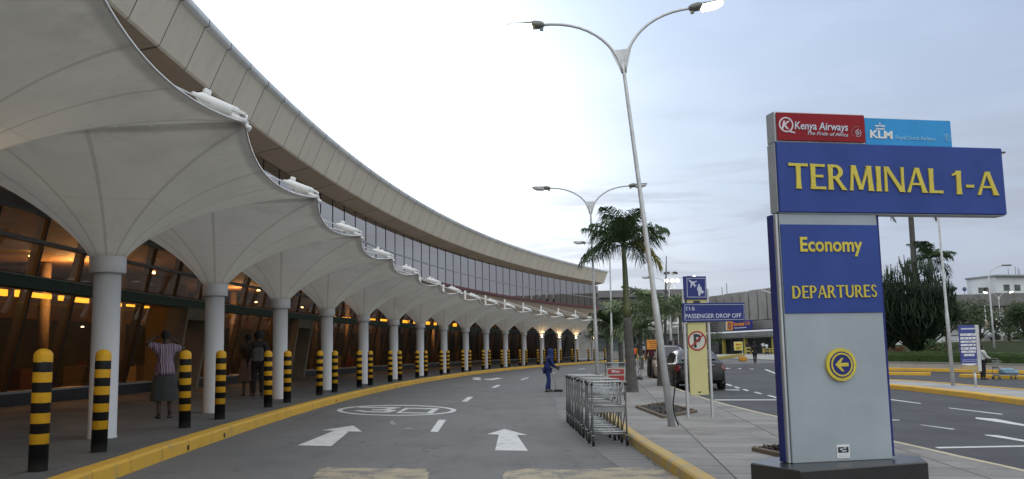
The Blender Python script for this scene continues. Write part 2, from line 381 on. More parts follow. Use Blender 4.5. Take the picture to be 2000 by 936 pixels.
def m_membrane():
    q = G('canopy_fabric'); uv = q.n('ShaderNodeUVMap').outputs[0]; sp = q.n('ShaderNodeSeparateXYZ'); q.L.new(uv, sp.inputs[0]); u, v = sp.outputs[0], sp.outputs[1]
    tri = q.M('ABSOLUTE', q.M('SUBTRACT', q.M('FRACT', q.M('MULTIPLY', u, 12.0)), .5))
    wd = q.M('MULTIPLY', q.M('EXPONENT', q.M('MULTIPLY', v, -2.1)), .10)
    seam = q.M('SUBTRACT', 1.0, q.ss(q.M('SUBTRACT', tri, wd), -.004, .02))
    seam2 = q.M('LESS_THAN', q.M('ABSOLUTE', q.M('SUBTRACT', v, .62)), .006)
    tc = q.n('ShaderNodeTexCoord').outputs['Object']
    oi = q.n('ShaderNodeObjectInfo'); oo = q.n('ShaderNodeVectorMath', operation='ADD'); q.L.new(tc, oo.inputs[0]); q.L.new(oi.outputs['Location'], oo.inputs[1])
    st = q.noise(oo.outputs[0], .7, 6, .65, .4); st2 = q.noise(q.vmul(oo.outputs[0], (1, 1, .35)), 2.2, 6, .7, .6)
    cmb = q.n('ShaderNodeCombineXYZ'); q.L.new(q.M('MULTIPLY', u, 46.0), cmb.inputs[0]); q.L.new(q.M('MULTIPLY', v, 1.6), cmb.inputs[1]); q.L.new(oi.outputs['Random'], cmb.inputs[2])
    wr = q.M('MULTIPLY', q.noise(cmb.outputs[0], 1.0, 2, .5, .8), q.ss(v, .55, .08)); q.bump(q.M('ADD', wr, q.M('MULTIPLY', q.noise(oo.outputs[0], 1.1, 3), .5)), .45, .05)
    c = q.mix(q.ss(st, .4, .7), (.71, .69, .635), (.64, .62, .565))
    c = q.mix(q.M('MULTIPLY', q.ss(st2, .54, .80), .20), c, (.30, .285, .255))
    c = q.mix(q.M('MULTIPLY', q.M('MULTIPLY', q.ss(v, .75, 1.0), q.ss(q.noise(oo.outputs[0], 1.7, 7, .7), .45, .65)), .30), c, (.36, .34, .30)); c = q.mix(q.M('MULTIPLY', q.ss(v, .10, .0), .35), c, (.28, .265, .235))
    c = q.mix(q.M('MULTIPLY', seam, .40), c, (.30, .285, .25))
    c = q.mix(q.M('MULTIPLY', seam2, .12), c, (.25, .24, .22))
    edge = q.ss(v, .965, .985); c = q.mix(q.M('MULTIPLY', edge, .45), c, (.2, .19, .175))
    q.put(q.b.inputs['Base Color'], c); q.b.inputs['Roughness'].default_value = .8; q.b.inputs['Specular IOR Level'].default_value = .2
    tl = q.n('ShaderNodeBsdfTranslucent'); q.put(tl.inputs[0], c); ms = q.n('ShaderNodeMixShader'); ms.inputs[0].default_value = .20
    out = [x for x in q.N if x.type == 'OUTPUT_MATERIAL'][0]; q.L.new(q.b.outputs[0], ms.inputs[1]); q.L.new(tl.outputs[0], ms.inputs[2]); q.L.new(ms.outputs[0], out.inputs[0])
    return q.m
ASPH = m_asphalt('asphalt', (.108, .109, .110), (.128, .128, .128), .24)
ASPH2 = m_asphalt('dark_asphalt', (.040, .042, .047), (.058, .060, .066), .15)
FOOT = m_asphalt('terminal_paving', (.075, .082, .086), (.11, .117, .12), .35)
SLAB = m_slabs('concrete_slabs', (.185, .178, .172), (.262, .25, .24), 1.25, .66, .10, .014, .34, .75)
LAYB = m_slabs('layby_pavers', (.135, .135, .14), (.17, .168, .168), 3.0, .34, 0.02, .012, .35, .4)
CONC = m_asphalt('pale_concrete', (.25, .25, .25), (.33, .33, .33), .2, False)
YKERB = m_worn('kerb_yellow_paint', (.58, .34, .035), (.25, .22, .16), .50, .70, 2.6)
YKERBJ = m_worn('jointed_kerb_paint', (.58, .34, .035), (.25, .22, .16), .50, .70, 2.6, joint=True)
YKERB2 = m_worn('worn_kerb_paint', (.46, .30, .06), (.30, .27, .2), .42, .62, 3.5)
PKERB = m_worn('pale_kerb_stone', (.47, .42, .29), (.33, .3, .25), .45, .65, 3.5)
LINE = m_worn('road_line_paint', (.54, .545, .55), (.20, .205, .21), .48, .70, 6.0)
LINEF = m_worn('faded_line_paint', (.30, .30, .305), (.12, .122, .125), .42, .62, 4.0)
HUMP = m_worn('worn_cream_paint', (.33, .28, .19), (.13, .125, .12), .46, .58, 2.6)
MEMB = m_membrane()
LETB = None
WHITE = mat('white_paint', (.60, .61, .63), .42, vary=.06, vs=2.0)
COLP = mat('column_paint', (.50, .515, .54), .5, vary=.07, vs=1.5, stretch=(1, 1, .4))
STEELW = mat('white_steel', (.66, .67, .68), .35, vary=.05)
GALV = mat('galvanised_steel', (.50, .52, .54), .45, .3, vary=.12, vs=6)
CHROME = mat('chrome_wire', (.36, .37, .38), .32, .9, vary=.1, vs=8)
DGREY = mat('dark_grey_plastic', (.03, .03, .032), .55)
BLACK = mat('black_rubber', (.012, .012, .013), .7)
GLASS = m_glass('bronze_glass', (.60, .46, .29), .03)
GLASSU = m_glass('reflective_bronze_glass', (.20, .15, .11), .28)

# ------------------------------------------------------------------ ground, roads, pavements
def inpoly(x, y, P):
    r = False; n = len(P)
    for i in range(n):
        x1, y1 = P[i][0], P[i][1]; x2, y2 = P[i - 1][0], P[i - 1][1]
        if (y1 > y) != (y2 > y) and x < (x2 - x1) * (y - y1) / (y2 - y1) + x1: r = not r
    return r
def dens(P, step, closed=True):
    out = []; n = len(P)
    for i in range(n if closed else n - 1):
        a = Vector(P[i][:2]); b = Vector(P[(i + 1) % n][:2]); k = max(1, int((b - a).length / step))
        for j in range(k): out.append(a + (b - a) * j / k)
    if not closed: out.append(Vector(P[-1][:2]))
    return out
def sheet(name, P, zf, m, step=2.0, skirt=None):
    B = dens(P, step); nb = len(B)
    xs = [p.x for p in B]; ys = [p.y for p in B]; pts = list(B)
    x = min(xs) + step * .5
    while x < max(xs):
        y = min(ys) + step * .5
        while y < max(ys):
            if inpoly(x, y, B) and min((p - Vector((x, y))).length_squared for p in B) > (step * .35) ** 2: pts.append(Vector((x, y)))
            y += step
        x += step
    vs, es, fs, *_ = delaunay_2d_cdt(pts, [(i, (i + 1) % nb) for i in range(nb)], [list(range(nb))], 1, 1e-5)
    V3 = [(v.x, v.y, zf(v.x, v.y)) for v in vs]
    F3 = []
    for f in fs:
        a, b, c = (vs[i] for i in f[:3])
        F3.append(list(f) if (b - a).cross(c - a) > 0 else list(reversed(f)))
    mb = MB().add(V3, F3)
    if skirt:
        o = len(mb.v); 
        for p in B: mb.v += [(p.x, p.y, zf(p.x, p.y)), (p.x, p.y, zf(p.x, p.y) - skirt)]
        for i in range(nb):
            j = (i + 1) % nb; mb.f.append([o + 2 * i, o + 2 * i + 1, o + 2 * j + 1, o + 2 * j]); mb.m.append(0); mb.sm.append(False)
    return struct(mb.build(name, m))
def sweep_kerb(name, P, zf, w, h, m, closed=False, side=1, jit=0.0, parent=None):
    """kerb stone run: P = road-side edge; its top is w wide to the given side, h high, edges eased and a little uneven"""
    n = len(P); secs = []
    for i in range(n):
        a = Vector(P[i - 1][:2]) if (i > 0 or closed) else Vector(P[0][:2]); b = Vector(P[(i + 1) % n][:2]) if (i < n - 1 or closed) else Vector(P[-1][:2])
        t = (b - a).normalized(); nn = Vector((-t.y, t.x)) * side; p = Vector(P[i][:2]); z = zf(p.x, p.y)
        j = random.uniform(-jit, jit); k = random.uniform(-jit, jit)
        q = [(0 + j, -.12), (.012 + j, h - .03 + k), (.03 + j, h - .008 + k), (.05, h + k * .5), (w, h + k * .5), (w, -.05)]
        secs.append([Vector((p.x + nn.x * u, p.y + nn.y * u, z + v)) for u, v in q])
    if closed: secs.append(secs[0])
    mb = MB().loft(secs, smooth=False, caps=not closed)
    return struct(mb.build(name, m, parent))
X0, X1, Y0, Y1 = -62, 150, -40, 210
mb = MB(); nx, ny = (X1 - X0) // 2, (Y1 - Y0) // 2
vs = [(X0 + 2 * i, Y0 + 2 * j, g(X0 + 2 * i, Y0 + 2 * j)) for j in range(ny + 1) for i in range(nx + 1)]
mb.add(vs, [(j * (nx + 1) + i, j * (nx + 1) + i + 1, (j + 1) * (nx + 1) + i + 1, (j + 1) * (nx + 1) + i) for j in range(ny) for i in range(nx)], 0, True)
def ringpt(k, r): return (math.cos(k) * r + 40, math.sin(k) * r + 80, -0.4)
per = [(X0 + 2 * i, Y0) for i in range(nx)] + [(X1, Y0 + 2 * j) for j in range(ny)] + [(X1 - 2 * i, Y1) for i in range(nx)] + [(X0, Y1 - 2 * j) for j in range(ny)]
secs = [[Vector((x, y, g(x, y))) for x, y in per]]
for sc_, z in ((1.3, -.35), (3, -.5), (30, -1.0)):
    secs.append([Vector((44 + (x - 44) * sc_, 85 + (y - 85) * sc_, z if sc_ > 1.3 else min(-.2, g(x, y)))) for x, y in per])
secs = [[*r] for r in secs]
n = len(per); o = len(mb.v); mb.v += [tuple(v) for r in secs for v in r]
for i in range(3):
    for j in range(n): mb.f.append([o + i * n + j, o + (i + 1) * n + j, o + (i + 1) * n + (j + 1) % n, o + i * n + (j + 1) % n]); mb.m.append(0); mb.sm.append(True)
struct(mb.build('ground', ASPH))

# terminal forecourt pavement and its yellow kerb (arc)
angs = [A0 + .13 - .004 * i for i in range(200)]
PZ = .16
mb = MB()
mb.loft([[AP(a, d, PZ) for d in (KERB + .2, .5, 2.5, 5, 7.4)] for a in angs], smooth=True)
mb.f = [list(reversed(f)) for f in mb.f]
struct(mb.build('terminal_pavement', FOOT))
random.seed(3)
kerb_l = sweep_kerb('terminal_kerb', [AP(A0 + .13 - .003 * i, KERB) for i in range(266)], lambda x, y: 0.0, .24, PZ + .012, YKERBJ, side=1, jit=.005)
holes = [(372, 879), (443, 855), (583, 790), (709, 762), (864, 739)]
for px, py in holes:
    p = atz(px, py - 6, .06); a = math.atan2(p.y - ACY, p.x - ACX)
    e = Vector((math.cos(a), math.sin(a), 0)); c = AP(a, KERB - .001, .055)
    MB().lathe([(.0001, -.004), (.035, -.004), (.042, .0), (.035, .004)], 10, c, 0, True, Matrix.Rotation(a, 3, 'Z') @ Matrix.Rotation(math.pi / 2, 3, 'Y')).build('drain_hole', BLACK, kerb_l)

def zg(k): return lambda x, y: g(x, y) + k
def gp(pts, dz=0.0): return [atg(x, y, dz).to_2d() for x, y in pts]
# roadside pavement with the signs and palms
rk = gp([(1283, 709), (1292, 724), (1291, 735), (1296, 743), (1307, 751), (1327, 759), (1361, 771), (1417, 788), (1529, 814), (1640, 836), (1747, 859), (2000, 915)], .15) + [Vector((5.55, 5)), Vector((5.6, -8))]
lk = [Vector((1.98, -8)), Vector((1.86, 5)), Vector((1.81, 10)), Vector((1.72, 14)), Vector((1.80, 18)), Vector((2.05, 23)), Vector((2.35, 28)), Vector((2.72, 33)), Vector((3.0, 38))] + gp([(1143, 738), (1152, 733.5), (1172, 730), (1205, 724), (1255, 711)], .15)
def smooth_path(P, k=2):
    P = [Vector(p) for p in P]
    for _ in range(k):
        Q = [P[0]]
        for i in range(len(P) - 1): Q += [P[i] * .75 + P[i + 1] * .25, P[i] * .25 + P[i + 1] * .75]
        P = Q + [P[-1]]
    return P
lk = smooth_path(lk); rk = smooth_path(rk)
lkd = dens(lk, .6, False); rkd = dens(rk, .6, False)
pave = [p for p in dens(lk, 1.5, False)] + [p for p in dens(rk, 1.5, False)]
def inset(P, d, closed=True):
    out = []; n = len(P)
    for i in range(n):
        a = P[i - 1]; b = P[(i + 1) % n]; t = (b - a).normalized(); out.append(P[i] + Vector((t.y, -t.x)) * d)
    return out
sheet('roadside_pavement', inset(pave, .10), zg(.146), SLAB, 1.5)
sweep_kerb('lane_kerb', lkd, zg(0), .17, .15, YKERB2, side=-1, jit=.008)
sweep_kerb('roadside_kerb', rkd, zg(0), .13, .15, PKERB, side=-1, jit=.004)
# lay-by paving where the trolleys stand
lay = gp([(1083, 775), (1094, 819), (1158, 876), (1222, 922), (1260, 958)]) + [Vector((1.88, 5.5)), Vector((1.84, 9)), Vector((1.76, 14)), Vector((1.82, 18)), Vector((2.07, 23)), Vector((2.37, 28))]
sheet('layby_paving', lay, zg(.004), LAYB, 1.2)
# the darker through road on the right
mroad = [p + Vector((-.05, 0)) for p in dens(list(reversed(rk)), 2.5, False)] + [Vector((6.5, 74)), Vector((30, 76)), Vector((75, 76)), Vector((75, -8))]
sheet('through_road', mroad, zg(.004), ASPH2, 2.0)
# median island
isl = gp([(1655, 744), (1690, 741), (1740, 741.5), (1807, 744.5), (2000, 760.5), (2200, 779), (2200, 806), (2000, 781), (1860, 763.5), (1741, 751.5), (1690, 748.5)], .15)
isl = smooth_path(isl + [isl[0]], 1)[:-1]
sheet('median_pavement', inset(isl, .1) if (isl[1] - isl[0]).cross(isl[2] - isl[1]) > 0 else inset(isl, -.1), zg(.148), CONC, 1.5)
area = sum(isl[i - 1].cross(isl[i]) for i in range(len(isl)))
sweep_kerb('median_kerb', dens(isl, .6), zg(0), .28, .17, YKERB, closed=True, side=1 if area > 0 else -1, jit=.006)
for x0, y0, x1, y1 in ((1560, 730, 1817, 733.5), (1874, 737, 2150, 746)):
    a, b = gp([(x0, y0), (x1, y1)]); sweep_kerb('divider_kerb', dens([a, b], 1.0, False), zg(0), .45, .17, YKERB, side=1, jit=.01)
a, b, c = gp([(1540, 722), (1760, 724), (2200, 734)]); vergeP = [a, b, c]
sweep_kerb('verge_kerb', dens([a, b, c], 1.0, False), zg(0), .35, .18, YKERB, side=1, jit=.01)
# forecourt of the far terminal
fp = gp([(1404, 701.5), (1478, 703), (1530, 706), (1600, 709)]); 
far = fp + [Vector((60, 100)), Vector((60, 160)), Vector((30, 190)), Vector((20, 130))]
sheet('far_pavement', far, zg(.12), CONC, 4.0, skirt=.15)
# earth verge planted behind the retaining wall, rising to the right
GRASSM = mat('dry_grass_earth', (.022, .034, .014), .95, vary=.4, vs=.8, bump=.6, bs=12, col2=(.045, .05, .026), spec=.05)
def vz(x, y): return g(x, y) + .45 + .032 * max(0, min(30, y - vergeP[1].y)) * sstep(20, 45, x)
vgL = gp([(1640, 723)])[0]
vg = [vgL + Vector((0, .7)), vergeP[1] + Vector((0, .7)), vergeP[2] + Vector((0, .7)), Vector((110, 75)), Vector((110, 130)), Vector((46, 128)), Vector((31, 84))]
sheet('planted_verge', vg, vz, GRASSM, 3.0)

# painted markings
def mark(pts, m=LINE, dz=.004, name='road_marking', step=.6):
    P = gp(pts); 
    return sheet(name, P, zg(dz), m, step)
Z3 = lambda pts: [(560 + x / 3.7037, 720 + y / 3.7037) for x, y in pts]
mark(Z3([(78, 556), (322, 562), (450, 455), (545, 457), (480, 412), (255, 446), (345, 450)]))
mark(Z3([(1507, 592), (1745, 596), (1665, 480), (1745, 482), (1575, 437), (1450, 475), (1535, 478)]))
for q in ([(1038, 457), (1093, 459), (1153, 372), (1100, 370)], [(1265, 238), (1302, 240), (1350, 205), (1312, 204)], [(1478, 136), (1508, 138), (1550, 119), (1525, 118)], [(1685, 80), (1705, 81), (1755, 66), (1738, 65)], [(1890, 38), (1905, 38.5), (1955, 31), (1938, 30.5)], [(2100, 5), (2115, 5.5), (2165, -1), (2148, -1.5)]): mark(Z3(q))
mark(Z3([(1337, 66), (1395, 63), (1408, 68), (1388, 72), (1412, 77), (1395, 83), (1340, 80), (1356, 73)]))
mark(Z3([(1425, 75), (1490, 72), (1520, 66), (1568, 70), (1525, 76), (1490, 83), (1440, 80)]))
mark(Z3([(745, 392), (765, 372), (775, 390), (800, 403), (760, 405)]), LINEF); mark(Z3([(828, 432), (880, 429), (935, 436), (900, 440), (840, 438)]), LINEF)
def ringmark(cx, cy, a, b, ta, tb):
    mb = MB(); n = 72; P = []
    for i in range(n):
        q = 2 * math.pi * i / n
        for s_ in (0, 1):
            x = cx + (a - ta * s_) * math.cos(q); y = cy + (b - tb * s_) * math.sin(q)
            p = atg(*Z3([(x, y)])[0], .004); P.append(p)
    mb.add(P, [(2 * i, 2 * ((i + 1) % n), 2 * ((i + 1) % n) + 1, 2 * i + 1) for i in range(n)])
    return struct(mb.build('road_marking', LINE))
ringmark(795, 301, 432, 38.5, 38, 5.5)
mark(Z3([(528, 276), (830, 280), (742, 297), (800, 301), (742, 318), (560, 315), (488, 304), (530, 301), (580, 308), (700, 311), (738, 303.5), (612, 301), (620, 295), (690, 295), (745, 285), (515, 282)]))
mark(Z3([(858, 284), (1104, 288), (1052, 325.5), (790, 321.5), (818, 316), (1012, 318.5), (1055, 294), (880, 290)])); mark(Z3([(858, 284), (884, 290), (822, 316), (790, 321.5)]))
def jag(P, a=2.2, n=7):
    rr = random.Random(6); out = []
    for i in range(len(P)):
        x0, y0 = P[i]; x1, y1 = P[(i + 1) % len(P)]
        for k in range(n): t = k / n; out.append((x0 + (x1 - x0) * t + rr.uniform(-a, a) * 2.2, y0 + (y1 - y0) * t + rr.uniform(-a, a) * .55))
    return out
mark(jag([(612, 934), (622, 917), (640, 913), (742, 915), (834, 917), (838, 936), (836, 975), (560, 975)]), HUMP, .004, 'worn_hump_paint')
mark(jag([(985, 922), (1030, 916), (1110, 919), (1225, 913), (1275, 917), (1325, 924), (1362, 960), (1370, 985), (975, 985)]), HUMP, .008, 'worn_hump_paint')
Z4 = lambda pts: [(1720 + x / 3.804, 690 + y / 3.804) for x, y in pts]
for q in ([(60, 340), (60, 346), (290, 376), (303, 373)], [(500, 405), (515, 411), (895, 458), (912, 454)], [(60, 494), (60, 501), (130, 501), (148, 497)], [(290, 531), (310, 537), (535, 570), (555, 566)], [(702, 478), (710, 489), (1065, 543), (1200, 565), (1200, 555), (1065, 530), (860, 490)], [(765, 607), (785, 614), (1065, 660), (1200, 680), (1200, 668), (1065, 646), (870, 612)], [(400, 700), (430, 710), (1065, 698), (1200, 695), (1200, 685), (1065, 688)]): mark(Z4(q), LINE, .008)
Z8 = lambda pts: [(1230 + x / 2.673, 500 + y / 2.673) for x, y in pts]
for q in ([(492, 697), (500, 701), (575, 703), (568, 698)], [(440, 750), (445, 755), (790, 754), (790, 750)], [(700, 592), (715, 592), (790, 620), (785, 624)], [(495, 670), (510, 668), (540, 677), (525, 680)], [(540, 683), (555, 682), (580, 690), (565, 693)], [(585, 697), (600, 695), (625, 703), (610, 706)], [(645, 711), (660, 710), (695, 720), (680, 722)], [(715, 729), (730, 727), (775, 740), (760, 742)], [(765, 672), (790, 670), (790, 674)], [(490, 586), (510, 585), (530, 588), (505, 589)], [(560, 587), (580, 586), (582, 591)], [(620, 590), (640, 588), (650, 592)]): mark(Z8(q), LINE, .008)

# tree pits: timber-edged squares of soil in the paving
SOIL = mat('dark_soil', (.018, .014, .011), .95, vary=.5, vs=9, bump=.9, bs=25)
PITE = mat('pit_edging', (.13, .10, .07), .8, vary=.25, vs=5)
def tree_pit(pts, label, dz=.152):
    P = [atg(x, y, dz) for x, y in pts]; c = sum(P, Vector()) / len(P)
    t = thing('tree_pit', label, 'tree pit', c)
    mb = MB()
    for i in range(len(P)):
        a = P[i] - c; b = P[(i + 1) % len(P)] - c; d = (b - a); ang = math.atan2(d.y, d.x)
        mb.bbox((a + b) / 2 + Vector((0, 0, .02)), (d.length + .06, .06, .06), .008, M=Matrix.Rotation(ang, 3, 'Z'))
    mb.build('edging', PITE, t)
    sb = MB(); Q = [(p - c) for p in P]; n = 9; grid = []
    for i in range(n + 1):
        for j in range(n + 1):
            u, v = i / n, j / n; p = (Q[0] * (1 - u) + Q[1] * u) * (1 - v) + (Q[3] * (1 - u) + Q[2] * u) * v
            grid.append(p + Vector((0, 0, .012 + random.uniform(0, .05) * (0 < i < n and 0 < j < n))))
    sb.add(grid, [(i * (n + 1) + j, (i + 1) * (n + 1) + j, (i + 1) * (n + 1) + j + 1, i * (n + 1) + j + 1) for i in range(n) for j in range(n)], 0, True)
    lf = random.Random(5)
    for k in range(60):
        u, v = lf.random(), lf.random(); p = (Q[0] * (1 - u) + Q[1] * u) * (1 - v) + (Q[3] * (1 - u) + Q[2] * u) * v; p.z += .04
        a = lf.uniform(0, 6.28); w = lf.uniform(.02, .05); d = Vector((math.cos(a) * w, math.sin(a) * w, lf.uniform(0, .05))); e = Vector((-d.y, d.x, lf.uniform(0, .04))) * .6
        sb.add([p - d, p - e, p + d, p + e], [(0, 1, 2, 3)])
    sb.build('soil', SOIL, t); return t
tree_pit([(1244, 796), (1296, 816), (1359, 805), (1300, 789)], 'square of bare dark soil in the paving at the foot of the leaning lamp post')
tree_pit([(1474, 880), (1530, 893), (1570, 888), (1512, 877)], 'small framed pit in the paving half hidden by the black sign plinth')

# ------------------------------------------------------------------ the terminal
def uvline_mat(name, c1, c2, line, wu, vs=.6, rough=.55):
    q = G(name); uv = q.n('ShaderNodeUVMap').outputs[0]; sp = q.n('ShaderNodeSeparateXYZ'); q.L.new(uv, sp.inputs[0])
    p = q.pos(); fr = q.M('FRACT', sp.outputs[0]); ed = q.M('MINIMUM', fr, q.M('SUBTRACT', 1.0, fr))
    cell = q.n('ShaderNodeTexWhiteNoise', noise_dimensions='1D'); q.L.new(q.M('FLOOR', sp.outputs[0]), cell.inputs['W'])
    c = q.mix(cell.outputs['Value'], c1, c2)
    st = q.noise(q.vmul(p, (1, 1, .12)), 1.9, 7, .7); c = q.mix(q.M('MULTIPLY', q.ss(st, .45, .75), .5), c, tuple(v * .7 for v in c1))
    ln = q.M('LESS_THAN', ed, wu); c = q.mix(ln, c, line)
    q.put(q.b.inputs['Base Color'], c); q.b.inputs['Roughness'].default_value = rough
    q.bump(q.M('SUBTRACT', 1.0, q.ss(ed, wu, wu * 2.2)), .5, .02); return q.m
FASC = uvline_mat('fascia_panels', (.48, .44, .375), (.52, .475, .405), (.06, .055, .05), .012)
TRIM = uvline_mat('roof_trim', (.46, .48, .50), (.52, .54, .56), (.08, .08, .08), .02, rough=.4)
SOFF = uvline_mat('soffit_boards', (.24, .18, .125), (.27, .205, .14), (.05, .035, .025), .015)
MULL = mat('dark_bronze_frame', (.022, .018, .015), .45, .3, vary=.1)
RAIL = mat('grey_rail', (.26, .28, .30), .45, .3)
GREEN = mat('dark_green_beam', (.016, .070, .052), .5, vary=.15)
REDB = mat('dark_red_band', (.085, .016, .022), .55)
TAN = mat('tan_wall', (.16, .125, .09), .7, vs=.5)
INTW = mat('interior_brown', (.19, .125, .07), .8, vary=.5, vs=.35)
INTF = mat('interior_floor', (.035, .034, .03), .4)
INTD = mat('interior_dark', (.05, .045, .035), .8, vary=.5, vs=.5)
PLIN = mat('black_plinth', (.018, .019, .022), .45, vary=.3)
PLINT = mat('plinth_sill', (.22, .23, .24), .5)
ROOFM = mat('roof_membrane', (.3, .3, .31), .8)
TA0, TA1 = A0 + .115, math.pi - .4615
term = thing('terminal_building', 'long curved airport terminal with dark bronze glass, deep tan fascia and overhanging roof', 'building', AP(A0 - .1, 9, 0))
TO = term.location.copy()
def arc_strip(prof, a0, a1, step=.005, du=.01, flip=False):
    """surface swept along the terminal arc; prof = list of (offset from column row, height); u counts panels"""
    n = max(2, int(abs(a1 - a0) / step) + 1); mb = MB(); mb.uv = []; secs = []
    for i in range(n):
        a = a0 + (a1 - a0) * i / (n - 1); secs.append([AP(a, d, z) - TO for d, z in prof])
        mb.uv += [((a0 - a) / du, k / max(1, len(prof) - 1)) for k in range(len(prof))]
    mb.loft(secs)
    if flip: mb.f = [list(reversed(f)) for f in mb.f]
    return mb
def arc_bar(name, d0, d1, z0, z1, m, a0=TA0, a1=TA1, parent=None, step=.006):
    mb = arc_strip([(d0, z0), (d1, z0), (d1, z1), (d0, z1), (d0, z0)], a0, a1, step); mb.sm = [False] * len(mb.sm)
    k = 5; n = len(mb.v)
    for b in (0, n - k): mb.f.append([b, b + 1, b + 2, b + 3]); mb.m.append(0); mb.sm.append(False)
    return mb.build(name, m, parent or term)
TE = math.pi - .4575                                # the roof runs a little past the glass
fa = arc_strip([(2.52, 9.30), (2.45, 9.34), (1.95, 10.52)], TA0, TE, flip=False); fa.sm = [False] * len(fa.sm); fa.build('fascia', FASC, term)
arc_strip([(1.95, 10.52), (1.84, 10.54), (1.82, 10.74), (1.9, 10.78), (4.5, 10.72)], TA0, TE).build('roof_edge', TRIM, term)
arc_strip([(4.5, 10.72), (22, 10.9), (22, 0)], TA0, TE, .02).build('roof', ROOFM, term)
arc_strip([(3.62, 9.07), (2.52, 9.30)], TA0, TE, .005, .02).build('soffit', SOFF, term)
# raked end of the roof
e = [AP(TE, d, z) - TO for d, z in ((2.52, 9.3), (2.45, 9.34), (1.95, 10.52), (1.84, 10.54), (1.82, 10.74), (1.9, 10.78), (4.5, 10.72), (22, 10.9), (22, 9.05), (3.62, 9.07))]
MB().add(e, [tuple(range(10))]).build('roof_end_panel', FASC, term).data.uv_layers.new(name='UVMap')
e = [AP(TA1 + .0004, d, z) - TO for d, z in ((7.0, 0), (6.1, 5.2), (3.55, 5.2), (3.55, 9.06), (22, 9.05), (22, 0))]
MB().add(e, [tuple(range(6))]).build('end_wall', TAN, term)
e = [AP(TA0 + .001, d, z) - TO for d, z in ((7.0, 0), (6.1, 5.2), (3.55, 5.2), (3.55, 9.06), (22, 9.05), (22, 0))]
MB().add(e, [tuple(range(5, -1, -1))]).build('end_wall', TAN, term)
# inside: floors, ceilings, back walls
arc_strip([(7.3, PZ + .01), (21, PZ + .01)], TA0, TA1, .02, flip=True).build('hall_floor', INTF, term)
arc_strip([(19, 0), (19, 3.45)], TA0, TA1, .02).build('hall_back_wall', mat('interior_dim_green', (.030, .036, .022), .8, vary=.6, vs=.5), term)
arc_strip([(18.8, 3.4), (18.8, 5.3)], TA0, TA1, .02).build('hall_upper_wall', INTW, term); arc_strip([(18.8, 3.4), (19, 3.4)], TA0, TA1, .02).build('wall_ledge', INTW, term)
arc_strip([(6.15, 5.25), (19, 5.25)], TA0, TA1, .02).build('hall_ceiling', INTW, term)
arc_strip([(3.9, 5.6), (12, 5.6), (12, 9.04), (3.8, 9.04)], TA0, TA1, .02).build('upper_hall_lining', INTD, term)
# front: plinth, sill, beam, rails, band, spandrel
arc_bar('plinth', 6.85, 7.25, .0, .47, PLIN); arc_bar('plinth_sill', 6.83, 7.25, .472, .53, PLINT)
arc_bar('sunshade_beam', 5.95, 6.3, 3.20, 3.50, GREEN); arc_bar('beam_cap_rail', 5.93, 6.3, 3.503, 3.54, RAIL)
arc_bar('transom_rail', 5.98, 6.18, 4.42, 4.52, RAIL); arc_bar('transom_rail', 5.85, 6.06, 5.13, 5.25, RAIL)
arc_strip([(3.58, 5.0), (3.58, 6.27)], TA0, TA1).build('spandrel', TAN, term); arc_strip([(3.58, 5.26), (6.1, 5.26)], TA0, TA1).build('lower_roof', ROOFM, term)
arc_bar('red_band', 3.42, 3.65, 6.275, 6.48, REDB); arc_bar('upper_transom_rail', 3.5, 3.6, 7.54, 7.61, RAIL)
LEAN = (7.0 - 6.0) / 4.7
nb = 0
for k in range(47):                                 # ground-floor glazing bays
    a = A0 + .03 - .0120 * k; b = a - .0120
    if b < TA1 - .002: break
    P = [AP(a, 7.0, .53), AP(b, 7.0, .53), AP(b, 6.0, 5.2), AP(a, 6.0, 5.2)]
    w = MB().add([p - TO for p in P], [(0, 1, 2, 3)]).build('window', GLASS, term)
    f0 = MB(); sec = []
    for d, z in ((6.98, .53), (5.98, 5.2)):
        q = .10 / AR / 2; sec.append([AP(a + q, d - .03, z) - TO, AP(a - q, d - .03, z) - TO, AP(a - q, d + .26, z) - TO, AP(a + q, d + .26, z) - TO])
    f0.loft(sec, smooth=False, close=True, caps=True); f0.build('window_frame', MULL, w)
for k in range(50):                                 # upper glazing bays
    a = A0 - .03 - .01001 * k; b = max(a - .01001, TA1)
    if a < TA1 + .002: break
    P = [AP(a, 3.55, 6.48), AP(b, 3.55, 6.48), AP(b, 3.55, 9.06), AP(a, 3.55, 9.06)]
    w = MB().add([p - TO for p in P], [(0, 1, 2, 3)]).build('window', GLASSU, term)
    f0 = MB(); q = .03 / AR / 2
    f0.loft([[AP(a + q, 3.525, z) - TO, AP(a - q, 3.525, z) - TO, AP(a - q, 3.62, z) - TO, AP(a + q, 3.62, z) - TO] for z in (6.48, 9.055)], smooth=False, close=True, caps=True)
    f0.build('window_frame', MULL, w)
# door portals standing out from the glass
DOORM = mat('portal_cladding', (.20, .17, .125), .6)
for px in (474, 702):
    p = atz(px, 758 if px < 500 else 737, PZ); a = math.atan2(p.y - ACY, p.x - ACX)
    d = MB(); ww = 1.0 / AR
    for s_ in (-1, 1):
        d.loft([[AP(a + s_ * ww + .1 / AR, dd, z) - TO, AP(a + s_ * ww - .1 / AR, dd, z) - TO, AP(a + s_ * ww - .1 / AR, 7.3, z) - TO, AP(a + s_ * ww + .1 / AR, 7.3, z) - TO] for z, dd in ((PZ, 6.2), (3.19, 5.7))], smooth=False, close=True, caps=True)
    d.loft([[AP(a + ww, dd, z) - TO, AP(a - ww, dd, z) - TO, AP(a - ww, 7.3, z) - TO, AP(a + ww, 7.3, z) - TO] for z, dd in ((2.75, 5.8), (3.18, 5.72))], smooth=False, close=True, caps=True)
    d.build('door_portal', DOORM, term)
